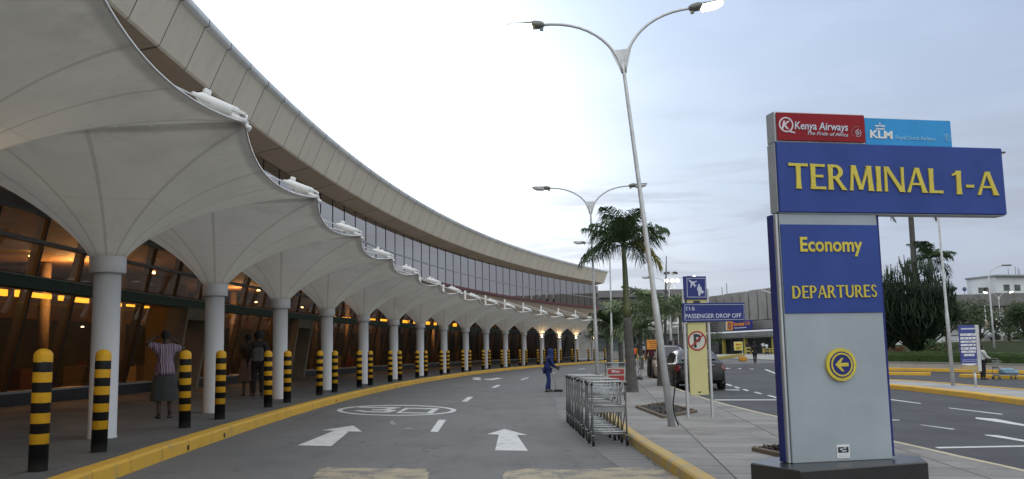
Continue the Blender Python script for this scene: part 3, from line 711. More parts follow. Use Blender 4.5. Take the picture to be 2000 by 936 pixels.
# lit yellow counter signs and ceiling lamps seen through the glass
YLIT = m_emit('lit_yellow_sign', (1.0, .52, .04), 2.6)
WLIT = m_emit('warm_lamp', (1.0, .66, .28), 22.0); CLIT = m_emit('cool_lamp', (.95, .95, .8), 6.0)
def cyl(px, py, dr):
    d = rayd(px, py); A = d[0] ** 2 + d[1] ** 2; B = -2 * (d[0] * ACX + d[1] * ACY); C = ACX ** 2 + ACY ** 2 - (AR + dr) ** 2
    D = math.sqrt(B * B - 4 * A * C); t = [q for q in ((-B - D) / 2 / A, (-B + D) / 2 / A) if q > 0]; t = min(t)
    return Vector((d[0] * t, d[1] * t, CAMZ + d[2] * t))
def lit_panel(x0, y0, x1, y1, m=YLIT, dr=9.0, name='lit_sign'):
    a = cyl(x0, y0, dr); b = cyl(x1, y1, dr); aa = math.atan2(a.y - ACY, a.x - ACX); bb = math.atan2(b.y - ACY, b.x - ACX)
    if aa < 0: aa += 2 * math.pi
    if bb < 0: bb += 2 * math.pi
    z0, z1 = min(a.z, b.z), max(a.z, b.z)
    mb = MB().loft([[AP(q, d, z) - TO for d, z in ((dr, z0), (dr, z1), (dr + .12, z1), (dr + .12, z0))] for q in (aa, bb)], smooth=False, close=True, caps=True)
    mb.build(name, m, term)
for q in ((1, 564, 15, 578), (36, 566, 45, 580), (57, 570, 101, 584), (120, 577, 174, 592), (235, 592, 238, 599), (252, 594, 292, 602), (604, 613, 611, 621), (617, 614.5, 626, 623), (650, 617, 656, 626), (663, 618.5, 679, 628), (685, 620, 692, 629), (716, 624, 719, 631), (726, 622, 740, 632), (746, 623, 758, 633), (787, 625, 796, 634), (801, 625.5, 804, 635), (806, 626, 811, 635), (834, 628, 845, 637), (850, 630, 853, 637), (880, 631, 892, 638)): lit_panel(*q)
for px, py, dr, r, m in ((60, 500, 11, .05, WLIT), (150, 480, 12, .05, WLIT), (430, 566, 11, .05, WLIT), (500, 590, 12, .05, WLIT), (590, 600, 11, .05, WLIT), (319, 527, 10, .06, WLIT), (341, 529, 10, .05, WLIT), (274, 501, 11, .05, WLIT), (2, 448, 10, .05, WLIT), (129, 639, 14, .04, CLIT), (161, 638, 14, .05, CLIT), (126, 643, 14, .04, CLIT), (268, 634, 14, .05, CLIT), (263, 653, 14, .03, CLIT), (373, 648, 14, .03, CLIT)):
    p = cyl(px, py, dr) - TO; MB().ball(p, r, 8, sc=(1.6, 1.6, .7)).build('ceiling_lamp', m, term)
for k in range(16):                                 # check-in counters, posts and downlights inside the hall
    rr = random.Random(k + 40); a = A0 + .02 - .03 * k
    for j in range(rr.randint(1, 3)):
        q = a - rr.uniform(0, .02); w_ = rr.uniform(.6, 1.4) / AR; d0 = rr.uniform(9.5, 14); h_ = rr.uniform(1.0, 1.3)
        MB().loft([[AP(q + s_ * w_, dd, z) - TO for dd, z in ((d0, PZ), (d0, h_), (d0 + .7, h_), (d0 + .7, PZ))] for s_ in (-1, 1)], smooth=False, close=True, caps=True).build('counter', mat('counter_' + 'abc'[j], ((.20, .16, .10), (.07, .02, .02), (.06, .07, .08))[j], .5), term)
    p = AP(a - .012, 12.5) - TO; MB().tube([(p.x, p.y, PZ - TO.z), (p.x, p.y, 5.2 - TO.z)], .22, 10).build('hall_column', TAN, term)
    p = AP(a - .004, 10.2, 5.1) - TO; MB().lathe([(.09, 0), (.07, .10)], 10, p).build('downlight', WLIT, term)
BLUES = mat('interior_sign_blue', (.02, .03, .16), .5); 
lit_panel(270, 624, 296, 636, BLUES, 13, 'direction_sign'); 
for i, a in enumerate((A0 + .05, A0 - .03, A0 - .11, A0 - .19, A0 - .28, A0 - .38)):
    l = bpy.data.lights.new('hall_lamp', 'POINT'); l.energy = 520 if i < 3 else 420; l.color = (1.0, .58, .24); l.shadow_soft_size = .25
    lo = bpy.data.objects.new('hall_lamp', l); COL.objects.link(lo); lo.location = AP(a, 11, 4.55)

# ------------------------------------------------------------------ canopies: white fabric funnels, one to a column
def canopy_proto():
    t = thing('fabric_canopy', 'x', 'canopy', (0, 0, 0), 0, 'white funnel canopies along the terminal kerb')
    CB, CT = PZ, 2.92
    MB().lathe([(.215, CB - .02), (.215, CB + .02), (.205, CB + .03), (.2, CT - .25)], 28).build('column', COLP, t)
    MB().lathe([(.2, CT - .27), (.262, CT - .265), (.268, CT - .255), (.268, CT - .02), (.262, CT - .01), (.2, CT)], 28).build('collar', COLP, t)
    MB().ball((.02, -.205, CT - .36), .022, 8).build('bolt', BLACK, t)
    # membrane
    HA = .5 * abs(DA) * .998
    def side(x): return (AR + x) * math.tan(HA)
    XF, XB = -2.74, 4.25
    def zb(x, y):                                    # height of the outer edge
        u = (x - XF) / (XB - XF); return 4.30 + .75 * sstep(.35, 1.0, u) - .06 * math.sin(math.pi * min(1, u * 1.3))
    bd = []; nf, ns = 20, 22
    for k in range(nf):                              # front scallop, from -y corner to +y corner
        s_ = -1 + 2 * k / nf; sag = (1 - abs(s_) ** 2.0)
        bd.append((XF + .26 * sag, s_ * side(XF), 4.30 - .20 * sag))
    for k in range(ns): x = XF + (XB - XF) * k / ns; bd.append((x, side(x), zb(x, side(x))))
    for k in range(nf):
        s_ = 1 - 2 * k / nf; sag = 1 - abs(s_) ** 2; bd.append((XB - .35 * sag, s_ * side(XB), 5.05 - .22 * sag))
    for k in range(ns): x = XB + (XF - XB) * k / ns; bd.append((x, -side(x), zb(x, side(x))))
    n = len(bd); NR = 14; r0 = .255; mb = MB(); mb.uv = []
    for (x, y, z) in bd + [bd[0]]:
        pass
    ring = bd + [bd[0]]
    for i, (x, y, z) in enumerate(ring):
        ph = math.atan2(y, x); rb = math.hypot(x, y)
        for k in range(NR + 1):
            s_ = k / NR; r = r0 * (rb / r0) ** s_
            # tension lines: cloth flattens into the corners
            tt = (r - r0) / (rb - r0); zz = (CT - .02) + (z - CT + .02) * (.60 * tt * (1 + .72 * (1 - tt)) + .40 * s_)
            mb.v.append((r * math.cos(ph), r * math.sin(ph), zz)); mb.uv.append((ph / (2 * math.pi) + .5 if i < n or True else 0, s_))
    for i in range(n):
        for k in range(NR):
            b = i * (NR + 1) + k; c = (i + 1) * (NR + 1) + k
            mb.f.append([b, b + 1, c + 1, c]); mb.m.append(0); mb.sm.append(True)
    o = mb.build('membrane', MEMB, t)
    # the u coordinate must not wrap backwards inside one face
    ul = o.data.uv_layers[0].data
    for p in o.data.polygons:
        us = [ul[l].uv[0] for l in p.loop_indices]
        if max(us) - min(us) > .5:
            for l in p.loop_indices:
                if ul[l].uv[0] < .5: ul[l].uv[0] += 1
    fr = [Vector(p) for p in bd[:nf + 1]]
    MB().tube(fr, .013, 6).build('edge_cable', STEELW, t)
    MB().tube([Vector(p) for p in bd[nf + ns:2 * nf + ns + 1]], .013, 6).build('edge_cable', STEELW, t)
    MB().tube([(0, 0, CT - .1), (0, 0, 5.2), (0, 0, 5.37)], [.075, .07, .07], 12).build('mast', STEELW, t)
    for sy in (-1, 1):                              # tie rods out to the corners, ending in tapered tension clamps
        for x in (XF, XB):
            tip = Vector((x, sy * side(x) * .985, 4.33 if x < 0 else 5.08)); top = Vector((0, 0, 5.25)); d = (tip - top).normalized()
            if x < 0: MB().tube([top, tip - d * .5], .011, 6).build('tie_rod', STEELW, t)
            if x < 0:
                tip2 = tip + Vector((.08, 0, .06)); c = MB()
                c.tube([tip2 - d * .66, tip2 - d * .60, tip2 - d * .54, tip2 - d * .05, tip2 + d * .0], [.024, .030, .065, .082, .07], 12)
                R = d.to_track_quat('X', 'Z').to_matrix(); 
                c.add([tip2 + R @ Vector(v) for v in ((-.14, .09, .03), (.05, .085, .04), (.17, 0, -.04), (.05, -.085, .04), (-.14, -.09, .03), (-.14, .09, -.01), (.05, .085, .0), (.17, 0, -.06), (.05, -.085, .0), (-.14, -.09, -.01))],
                      [(0, 1, 2, 3, 4), (9, 8, 7, 6, 5), (0, 5, 6, 1), (1, 6, 7, 2), (2, 7, 8, 3), (3, 8, 9, 4), (4, 9, 5, 0)])
                c.bbox(tip2 - d * .45 + Vector((0, 0, .1)), (.1, .06, .07), .01, M=R)
                c.build('tension_clamp', STEELW, t)
                f_ = MB(); f_.tube([tip - Vector((-.02, 0, .02)) - d * .18, tip + d * .02 - Vector((0, 0, .03))], .04, 10)
                f_.tube([tip + d * .02 - Vector((0, 0, .05)), tip + d * .06 - Vector((0, 0, .09)), tip + d * .08 - Vector((0, 0, .13))], [.022, .026, .016], 8); f_.ball(tip + d * .08 - Vector((0, 0, .08)), .036, 8)
                f_.build('corner_fitting', STEELW, t)
    return t
canp = canopy_proto()
IDX = list(range(-1, 20)); cans = []
for j, i in enumerate(IDX):
    o = canp if j == 0 else dup(canp)
    a = ca(i); o.location = AP(a, 0, 0); o.rotation_euler = (0, 0, a)
    if j == 0: o['label'] = 'nearest white funnel canopy, filling the top left corner of the picture'
    elif j < 20: o['label'] = f'white fabric funnel canopy on the {ORD[j]} round white column counted from the left'
    else: o['label'] = 'last white fabric funnel canopy, at the far end of the column row'
    cans.append(o)
# warm uplights on the far columns (and one on the near column out of the frame)
def uplight(i, side, e=7.0):
    a = ca(i); p = AP(a, -.12, 2.50); tdir = Vector((-math.sin(a), math.cos(a), 0)) * side; q = p + tdir * .33
    t = thing('uplight', f'small warm uplight clamped to the {"left" if side < 0 else "right"} of the {ORD[i + 1]} white canopy column', 'lamp', q, a, 'uplights on the far canopy columns')
    MB().lathe([(.05, -.08), (.07, .0), (.07, .05)], 10).build('lamp_body', DGREY, t)
    MB().tube([(0, 0, -.05), (0, -side * .16, -.05)], .018, 6).build('bracket', DGREY, t)
    MB().ball((0, 0, .05), .055, 8).build('bulb', m_emit('uplight_bulb', (1.0, .72, .42), 30.0), t)
    l = bpy.data.lights.new('uplight_glow', 'SPOT'); l.energy = e; l.color = (1.0, .62, .28); l.spot_size = R_(120); l.spot_blend = .8; l.shadow_soft_size = .05
    lo = bpy.data.objects.new('uplight_glow', l); COL.objects.link(lo); lo.location = q + Vector((0, 0, .14)); lo.rotation_euler = (math.pi, 0, 0)
for i in (12, 13, 14, 15): uplight(i, 1, 20.0)
uplight(-1, -1, 28.0)

# ------------------------------------------------------------------ striped bollards in pairs along the kerb
def m_bollard():
    q = G('bollard_stripes'); tc = q.n('ShaderNodeTexCoord').outputs['Object']; sp = q.n('ShaderNodeSeparateXYZ'); q.L.new(tc, sp.inputs[0]); z = sp.outputs[2]
    oi = q.n('ShaderNodeObjectInfo'); off = q.n('ShaderNodeVectorMath', operation='ADD'); q.L.new(tc, off.inputs[0]); q.L.new(oi.outputs['Location'], off.inputs[1])
    wob = q.M('MULTIPLY', q.M('SUBTRACT', q.noise(off.outputs[0], 9, 2), .5), .012); zz = q.M('ADD', z, wob)
    f = q.M('FRACT', q.M('DIVIDE', q.M('SUBTRACT', zz, .288), .2185)); yel = q.M('MULTIPLY', q.M('LESS_THAN', f, .5), q.M('GREATER_THAN', zz, .288)); yel = q.M('MAXIMUM', yel, q.M('GREATER_THAN', zz, 1.165))
    y = q.mix(q.ss(q.noise(off.outputs[0], 3.5, 6, .65), .45, .75), (.60, .33, .02), (.48, .255, .02)); k = q.mix(q.ss(q.noise(off.outputs[0], 14, 5, .7), .62, .72), (.010, .010, .011), (.12, .11, .10)); y = q.mix(q.ss(q.noise(q.vmul(off.outputs[0], (1, 1, .5)), 11, 6, .75), .62, .72), y, (.16, .12, .06)); k = q.mix(q.M('MULTIPLY', q.ss(z, .16, .0), .5), k, (.09, .085, .08))
    c = q.mix(yel, k, y); q.put(q.b.inputs['Base Color'], c); q.b.inputs['Roughness'].default_value = .5; q.b.inputs['Specular IOR Level'].default_value = .22; return q.m
BOLM = m_bollard()
bp = MB().lathe([(.098, -.02), (.098, 1.235), (.095, 1.255), (.075, 1.285), (.04, 1.305), (.0001, 1.312)], 24).build('bollard', BOLM)
tag(bp, 'x', 'bollard', 'black and yellow bollards along the terminal kerb')
nb = 0; first = True
bpos = []
for i in range(-1, 19):
    for fr in (.29, .63): bpos.append(i + fr)
bpos = [q for q in bpos if q > -.8]
for k, q in enumerate(bpos):
    o = bp if k == 0 else dup(bp); a = A0 + DA * q; rr = random.Random(k)
    o.location = AP(a, -.86 if k == 0 else -.75 + .03 * rr.uniform(-1, 1), PZ); o.rotation_euler = (R_(rr.uniform(-.9, .9)), R_(rr.uniform(-.9, .9)), rr.uniform(0, 6))
    c = int(math.floor(q)) + 1
    nm = ORD[c] if c <= 20 else 'twentieth'
    o['label'] = ('nearest black and yellow striped bollard, at the bottom left corner' if k == 0 else
                  'second striped bollard, standing in front of the first whole white column' if k == 1 else
                  f'striped bollard, {"left" if k % 2 == 0 else "right"} one of the pair just past the {nm} canopy column')

# ------------------------------------------------------------------ lettering
def _cap():
    c = bpy.data.curves.new('h', 'FONT'); c.body = 'H'; o = bpy.data.objects.new('h', c); me = bpy.data.meshes.new_from_object(o); h = max(v.co.y for v in me.vertices)
    bpy.data.objects.remove(o); bpy.data.meshes.remove(me); bpy.data.curves.remove(c); return h
CAPH = _cap()
def text(body, name, m, parent, M, w=None, h=None, depth=.004, off=0.0, shear=0.0, align='LEFT', cap=None, space=1.0):
    """text standing in the local x (right) / z (up) plane of M, facing -y; M's origin = left end of the baseline; fitted to width w and cap height h"""
    c = bpy.data.curves.new(name, 'FONT'); c.body = body; c.size = 1.0; c.offset = off; c.shear = shear; c.space_character = space; c.resolution_u = 3
    o = bpy.data.objects.new(name, c); me = bpy.data.meshes.new_from_object(o); bpy.data.objects.remove(o)
    vs = [v.co.copy() for v in me.vertices]; fs = [list(p.vertices) for p in me.polygons]; bpy.data.meshes.remove(me); bpy.data.curves.remove(c)
    x0 = min(v.x for v in vs); x1 = max(v.x for v in vs); y1 = max(v.y for v in vs); yl = CAPH if cap is None else cap
    sy = (h / yl) if h else (w / (x1 - x0)); sx = (w / (x1 - x0)) if w else sy
    mb = MB(); k = len(vs)
    P = [Vector(((v.x - x0) * sx, -depth, v.y * sy)) for v in vs]; Q = [Vector((p.x, 0, p.z)) for p in P]
    ed = {}
    for f in fs:
        for i in range(len(f)):
            a, b = f[i], f[(i + 1) % len(f)]; ed[(a, b)] = ed.get((a, b), 0) + 1
    F2 = [list(f) for f in fs] 
    for (a, b) in ed:
        if (b, a) not in ed: F2.append([b, a, a + k, b + k])
    mb.add([M @ p for p in P + Q], F2)
    return mb.build(name, m, parent)
def poly_plate(pts, y0, y1, M):                     # flat shape in the sign plane: pts (x, z)
    n = len(pts); vs = [M @ Vector((p[0], y0, p[1])) for p in pts] + [M @ Vector((p[0], y1, p[1])) for p in pts]
    return vs, [tuple(range(n)), tuple(range(2 * n - 1, n - 1, -1))] + [(i, n + i, n + (i + 1) % n, (i + 1) % n) for i in range(n)]
I4 = Matrix.Identity(4)
def T(x=0, y=0, z=0): return Matrix.Translation((x, y, z))
# flared roman capitals (thick uprights, thin hairlines), each a set of strokes in a unit-high cell: (width, [polygons])
def _stroke(x0, y0, x1, y1, w0, w1=None, horiz=False):
    w1 = w0 if w1 is None else w1; d = Vector((x1 - x0, y1 - y0)); n = Vector((-d.y, d.x)).normalized() if not horiz else Vector((1, 0)); m = .44
    P = []; ks = ((0, 1.22), (.10, 1.04), (.5, .92), (.90, 1.04), (1, 1.22))
    L_ = [Vector((x0, y0)) + d * k - n * (w0 + (w1 - w0) * k) * f * .5 for k, f in ks]; R2 = [Vector((x0, y0)) + d * k + n * (w0 + (w1 - w0) * k) * f * .5 for k, f in ks]
    return [tuple(p) for p in L_] + [tuple(p) for p in reversed(R2)]
def _arc(cx, cy, rx, ry, a0, a1, wh, wv, n=14):
    o, i = [], []
    for k in range(n + 1):
        a = R_(a0 + (a1 - a0) * k / n); c, s = math.cos(a), math.sin(a); o.append((cx + rx * c, cy + ry * s)); i.append((cx + (rx - wv) * c, cy + (ry - wh) * s))
    return o + i[::-1]
_V, _H = .17, .105
GLY = {
 'T': (.70, [_stroke(.35, 0, .35, 1, _V, None, True), _stroke(0, .945, .70, .945, _H)]),
 'E': (.56, [_stroke(.10, 0, .10, 1, _V, None, True), _stroke(.08, .945, .54, .945, _H), _stroke(.10, .52, .47, .52, _H * .95), _stroke(.08, .055, .56, .055, _H)]),
 'R': (.68, [_stroke(.10, 0, .10, 1, _V, None, True), _arc(.26, .72, .30, .28, -90, 90, _H, _V * .95), [(.10, 1), (.28, 1), (.28, 1 - _H), (.10, 1 - _H)], [(.10, .44), (.28, .44), (.28, .44 + _H * .9), (.10, .44 + _H * .9)], _stroke(.30, .47, .60, 0, _V * .95, None, True)]),
 'M': (.94, [_stroke(.10, 0, .17, 1, _V * .62, _V * .6, True), _stroke(.19, 1, .46, .04, _V, _V * .8, True), _stroke(.76, 1, .47, .04, _V * .62, _V * .5, True), _stroke(.84, 0, .77, 1, _V * 1.05, _V, True)]),
 'I': (.22, [_stroke(.11, 0, .11, 1, _V, None, True)]),
 'N': (.80, [_stroke(.08, 0, .08, 1, _V * .62, None, True), _stroke(.10, 1, .70, .0, _V * 1.02, None, True), _stroke(.72, 0, .72, 1, _V * .62, None, True)]),
 'A': (.76, [_stroke(.055, 0, .37, 1, _V * .6, _V * .5, True), _stroke(.68, 0, .40, 1, _V * 1.02, _V * .9, True), _stroke(.17, .34, .60, .34, _H * .85)]),
 'L': (.54, [_stroke(.10, 0, .10, 1, _V, None, True), _stroke(.08, .055, .54, .055, _H)]),
 'D': (.76, [_stroke(.10, 0, .10, 1, _V, None, True), _arc(.26, .5, .45, .5, -90, 90, _H, _V), [(.10, 1), (.28, 1), (.28, 1 - _H), (.10, 1 - _H)], [(.10, 0), (.28, 0), (.28, _H), (.10, _H)]]),
 'P': (.60, [_stroke(.10, 0, .10, 1, _V, None, True), _arc(.26, .71, .31, .29, -90, 90, _H, _V * .95), [(.10, 1), (.28, 1), (.28, 1 - _H), (.10, 1 - _H)], [(.10, .42), (.28, .42), (.28, .42 + _H * .9), (.10, .42 + _H * .9)]]),
 'U': (.72, [_stroke(.10, .30, .10, 1, _V, None, True), _stroke(.62, .30, .62, 1, _V * .68, None, True), _arc(.35, .33, .335, .335, 180, 360, _H * 1.1, _V * .85)]),
 'S': (.52, [_arc(.27, .745, .235, .265, 20, 270, _H, _V * .8), _arc(.25, .265, .245, .275, -160, 90, _H, _V * .8)]),
 'B': (.62, [_stroke(.10, 0, .10, 1, _V, None, True), _arc(.26, .745, .27, .255, -90, 90, _H, _V * .9), _arc(.26, .265, .32, .265, -90, 90, _H, _V * .95), [(.10, 1), (.28, 1), (.28, 1 - _H), (.10, 1 - _H)], [(.10, .47), (.28, .47), (.28, .47 + _H * .9), (.10, .47 + _H * .9)], [(.10, 0), (.28, 0), (.28, _H), (.10, _H)]]),
 '1': (.40, [_stroke(.26, 0, .26, 1, _V, None, True), [(.26, 1), (.02, .84), (.04, .77), (.26, .88)]]),
 '-': (.34, [_stroke(.03, .36, .31, .36, _H * 1.15)]), ' ': (.30, []),
}
def roman(body, name, m, parent, M, w, h, depth=.03, gap=.09):
    tot = sum(GLY[c][0] + gap for c in body) - gap; sx = w / tot; mb = MB(); x = 0.0
    for c in body:
        gw, polys = GLY[c]
        for k, P in enumerate(polys):
            P = [((x + p[0]) * sx, p[1] * h) for p in P]
            if sum(P[i - 1][0] * P[i][1] - P[i][0] * P[i - 1][1] for i in range(len(P))) < 0: P = P[::-1]
            vs, fs = poly_plate(P, -depth - .0012 * k, 0, M); mb.add(vs, fs)
        x += gw + gap
    return mb.build(name, m, parent)
SBLUE = mat('sign_blue', (.030, .060, .245), .6, vary=.16, vs=1.2, spec=.2)
SNAVY = mat('sign_navy', (.018, .026, .15), .55, vary=.1, spec=.25)
SGREY = mat('sign_grey_panel', (.29, .335, .38), .5, vary=.10, vs=1.6, spec=.3)
SSILV = mat('sign_silver_edge', (.40, .43, .46), .35, .4)
LYEL = mat('letter_yellow', (.52, .43, .045), .45, vary=.12, vs=6)
SRED = mat('airline_red', (.22, .010, .018), .6, spec=.2); SCYAN = mat('airline_cyan', (.035, .27, .60), .6, spec=.2)
SWHT = mat('sign_white', (.62, .64, .66), .45, vary=.04)
SPALE = mat('sign_pale_lettering', (.45, .50, .60), .45, vary=.04); SPCY = mat('faint_cyan_lettering', (.22, .46, .66), .45, vary=.04)
PLGR = mat('black_granite', (.022, .022, .024), .28, vary=.5, vs=60)
# ------------------------------------------------------------------ the big terminal sign
SAZ = R_(78.5); sdir = Vector((math.sin(SAZ), math.cos(SAZ), 0)); snor = Vector((sdir.y, -sdir.x, 0))
zpl = .235; P0 = atz(1548.5, 905.5, zpl)
sg = thing('terminal_sign', 'tall blue and grey sign reading TERMINAL 1-A, Economy, Departures on a black plinth', 'sign', P0, math.atan2(sdir.y, sdir.x))
def sl_(px, py, off=0.0):                           # picture point on the sign's front plane -> its (x, z)
    p = atpl(px, py, P0 + snor * off, snor); d = p - P0; return d.dot(sdir), d.z
xL, _ = sl_(1548.5, 905.5); xR, _ = sl_(1744.5, 896.7)
zt = sl_(1616, 418)[1]; zbl = sl_(1617, 439)[1]; zgr = sl_(1630, 611)[1]
dep = .13
# grey / blue stele
b = MB(); W_ = xR - xL; cx = (xL + xR) / 2
b.bbox((cx, dep / 2, zt / 2), (W_, dep - .004, zt), .006); b.build('grey_panel', SGREY, sg)
b = MB(); b.bbox((cx, -.004, (zbl + zgr) / 2), (W_ - .006, .012, zbl - zgr), .003); b.build('blue_panel', SBLUE, sg)
b = MB(); b.bbox((xL - .022, dep / 2 + .012, zt / 2), (.026, dep, zt - .004), .004); b.build('silver_edge', SSILV, sg)
b = MB(); b.bbox((xL - .026, dep / 2 + .045, zt / 2), (.05, dep - .03, zt - .01), .004); b.bbox((xR + .026, dep / 2 + .03, zt / 2 + .01), (.05, dep - .03, zt - .02), .004); b.build('blue_side', SNAVY, sg)
# top box
off = -.03
ax0, az1 = sl_(1516.5, 277, -off); _, az0 = sl_(1520, 413.5, -off); ax1, _ = sl_(1968, 425, -off)
bd = .18
b = MB(); b.bbox(((ax0 + ax1) / 2, off + bd / 2, (az0 + az1) / 2), (ax1 - ax0, bd, az1 - az0), .006); b.build('title_box', SBLUE, sg)
b = MB(); b.bbox((ax0 - .006, off + bd / 2 + .012, (az0 + az1) / 2), (.012, bd - .03, az1 - az0 - .006), .003); b.bbox(((ax0 + ax1) / 2, off + bd / 2 + .01, az0 - .006), (ax1 - ax0 - .01, bd - .03, .011), .003); b.build('box_trim', SSILV, sg)
# airline boards
kx0, kz1 = sl_(1512, 216, -off); kx1, _ = sl_(1693, 280, -off); _, kz0 = sl_(1516, 276, -off); cx1, _ = sl_(1866, 290, -off); _, cz1 = sl_(1776, 229.5, -off)
kz0 = az1 + .004
b = MB(); b.bbox(((kx0 + kx1) / 2, off + bd / 2 + .01, (kz0 + kz1) / 2), (kx1 - kx0, bd - .02, kz1 - kz0), .006); b.build('airline_board_frame', SSILV, sg)
b = MB(); b.bbox(((kx0 + kx1) / 2 + .006, off + .006, (kz0 + kz1) / 2), (kx1 - kx0 - .03, .012, kz1 - kz0 - .03), .003); b.build('red_board', SRED, sg)
b = MB(); b.bbox(((kx1 + cx1) / 2 + .004, off + bd / 2 + .02, (kz0 + cz1) / 2), (cx1 - kx1 - .004, bd - .05, cz1 - kz0), .006); b.build('airline_board_frame', SSILV, sg)
b = MB(); b.bbox(((kx1 + cx1) / 2 - .002, off + .034, (kz0 + cz1) / 2 - .006), (cx1 - kx1 - .02, .012, cz1 - kz0 - .012), .003); b.build('cyan_board', SCYAN, sg)
def stext(body, p0, p1, hpx, m, name='lettering', dep_=.02, y=0.0, off_=0.0, shear=0.0, cap=None, space=1.0):
    """lettering between two picture points (left and right end of the baseline)"""
    x0, z0 = sl_(*p0, -y); x1, z1 = sl_(*p1, -y); _, zt_ = sl_(p0[0], p0[1] - hpx, -y); ang = math.atan2(z1 - z0, x1 - x0)
    return text(body, name, m, sg, T(x0, y, z0) @ Matrix.Rotation(-ang, 4, 'Y'), math.hypot(x1 - x0, z1 - z0), zt_ - z0, dep_, off_, shear, cap=cap, space=space)
def letters(body, parts, hpx, y, m, dep_=.03, off_=.02): pass
def rtext(body, p0, p1, hpx, y, dep_):
    x0, z0 = sl_(*p0, -y); x1, z1 = sl_(*p1, -y); _, zt_ = sl_(p0[0], p0[1] - hpx, -y); ang = math.atan2(z1 - z0, x1 - x0)
    return roman(body, 'lettering', LYEL, sg, T(x0, y, z0) @ Matrix.Rotation(-ang, 4, 'Y'), math.hypot(x1 - x0, z1 - z0), zt_ - z0, dep_)
rtext('TERMINAL', (1541, 368), (1841, 378), 49.5, off, .014)
rtext('1-A', (1859, 379.5), (1949, 382), 46, off, .014)
stext('Economy', (1563, 490.5), (1684, 491), 27.5, LYEL, y=-.012, dep_=.008, off_=.022, cap=.70)
rtext('DEPARTURES', (1547.5, 583), (1713, 580), 24.5, -.012, .008)
stext('Kenya Airways', (1552, 252), (1656, 255.5), 14.5, SPALE, y=off, dep_=.006, off_=.012, shear=.12)
stext('The Pride of Africa', (1577, 263), (1656, 267), 7, SPALE, y=off, dep_=.005, shear=.35)
KW = mat('airline_white', (.55, .50, .56), .45, vary=.04)
kx, kz = sl_(1535, 243.5, -off); R1 = (sl_(1549, 243.5, -off)[0] - kx)
Ms = T(0, off, 0) @ Matrix.Rotation(math.pi / 2, 4, 'X')  # xy of a ring -> x/z of the sign
def sring(c, r0, r1, name, m, y=off, a0=0.0, a1=2 * math.pi, d=.006):
    mb = MB(); mb.ring((0, 0), r0, r1, 0, d, 40, 0, T(c[0], y, c[1]) @ Matrix.Rotation(math.pi / 2, 4, 'X'), a0, a1); return mb.build(name, m, sg)
sring((kx, kz), R1 * .82, R1, 'emblem_ring', KW); stext('K', (1526, 251), (1543, 252), 15, KW, 'emblem_letter', .006, off, .03, .25)
mb = MB(); mb.add(*poly_plate([(kx + R1 * .35, kz - R1 * .75), (kx + R1 * 1.15, kz - R1 * .95), (kx + R1 * 1.2, kz - R1 * 1.12), (kx + R1 * .3, kz - R1 * .95)], off - .006, off, I4)); mb.build('emblem_tail', KW, sg)
def swirl(px, py, rp, m, y):
    c = sl_(px, py, -y); r = sl_(px + rp, py, -y)[0] - c[0]
    mb = MB(); Mx = T(c[0], y, c[1]) @ Matrix.Rotation(math.pi / 2, 4, 'X')
    for k in range(10):
        a = R_(70 + k * 16); mb.ball((c[0] + r * 1.2 * math.cos(a), y - .002, c[1] + r * 1.2 * math.sin(a)), r * .07, 6)
    for k in (-1, 0, 1):
        pts = [(c[0] + r * (t * .6 + k * .12), y - .003, c[1] + r * (.42 * t - k * .35)) for t in (-.9, -.3, .3, .9)]; mb.tube(pts, [r * .02, r * .08, r * .08, r * .02], 5)
    mb.ring((0, 0), r * .78, r * .86, 0, .004, 20, 0, Mx, -1.9, .7); return mb.build('alliance_emblem', m, sg)
swirl(1674, 259, 9, SPALE, off); swirl(1848, 267, 9, SPCY, off + .028)
YC = off + .028
stext('KLM', (1699, 268.5), (1743, 271), 14, SWHT, y=YC, dep_=.006, off_=.035)
stext('Royal Dutch Airlines', (1749, 271.5), (1826, 275), 7, SPCY, y=YC, dep_=.005, off_=.01)
mb = MB(); c0 = sl_(1719, 252, -YC); s_ = (sl_(1729, 252, -YC)[0] - c0[0]) / 10
mb.bbox((c0[0], YC - .002, c0[1]), (s_ * 17, .006, s_ * 2.2), .001)
for k in (-8, -4, 4, 8): mb.ball((c0[0] + k * s_, YC - .002, c0[1] + s_ * 5.0), s_ * 2.0, 8, sc=(1, .3, 1))
mb.ball((c0[0], YC - .002, c0[1] + s_ * 5.8), s_ * 1.8, 8, sc=(1, .3, 1)); mb.bbox((c0[0], YC - .002, c0[1] + s_ * 9.6), (s_ * 1.2, .005, s_ * 4), .001); mb.bbox((c0[0], YC - .002, c0[1] + s_ * 10), (s_ * 3.4, .006, s_ * 1.2), .001)
mb.build('crown_emblem', SWHT, sg)
# round arrow badge
c0 = sl_(1640.5, 712, 0); r = sl_(1640.5, 680, 0)[1] - c0[1]
def disc(c, r, y, d, m, name): mb = MB(); mb.lathe([(r, 0), (r, d)], 48, (c[0], y, c[1]), 0, False, Matrix.Rotation(math.pi / 2, 3, 'X')); return mb.build(name, m, sg)
disc(c0, r, .0, .03, LYEL, 'badge_disc'); disc(c0, r * .80, -.03, .004, SNAVY, 'badge_inner'); sring(c0, r * .62, r * .72, 'badge_ring', LYEL, -.034, d=.004)
q = r / 32
mb = MB(); mb.add(*poly_plate([(c0[0] + a * q, c0[1] + b_ * q) for a, b_ in ((-14.5, 0), (-1, 13), (4, 13), (-3.5, 3.5), (14, 3.5), (14, -3.5), (-3.5, -3.5), (4, -13), (-1, -13))], -.039, -.034, I4)); mb.build('arrow', LYEL, sg)
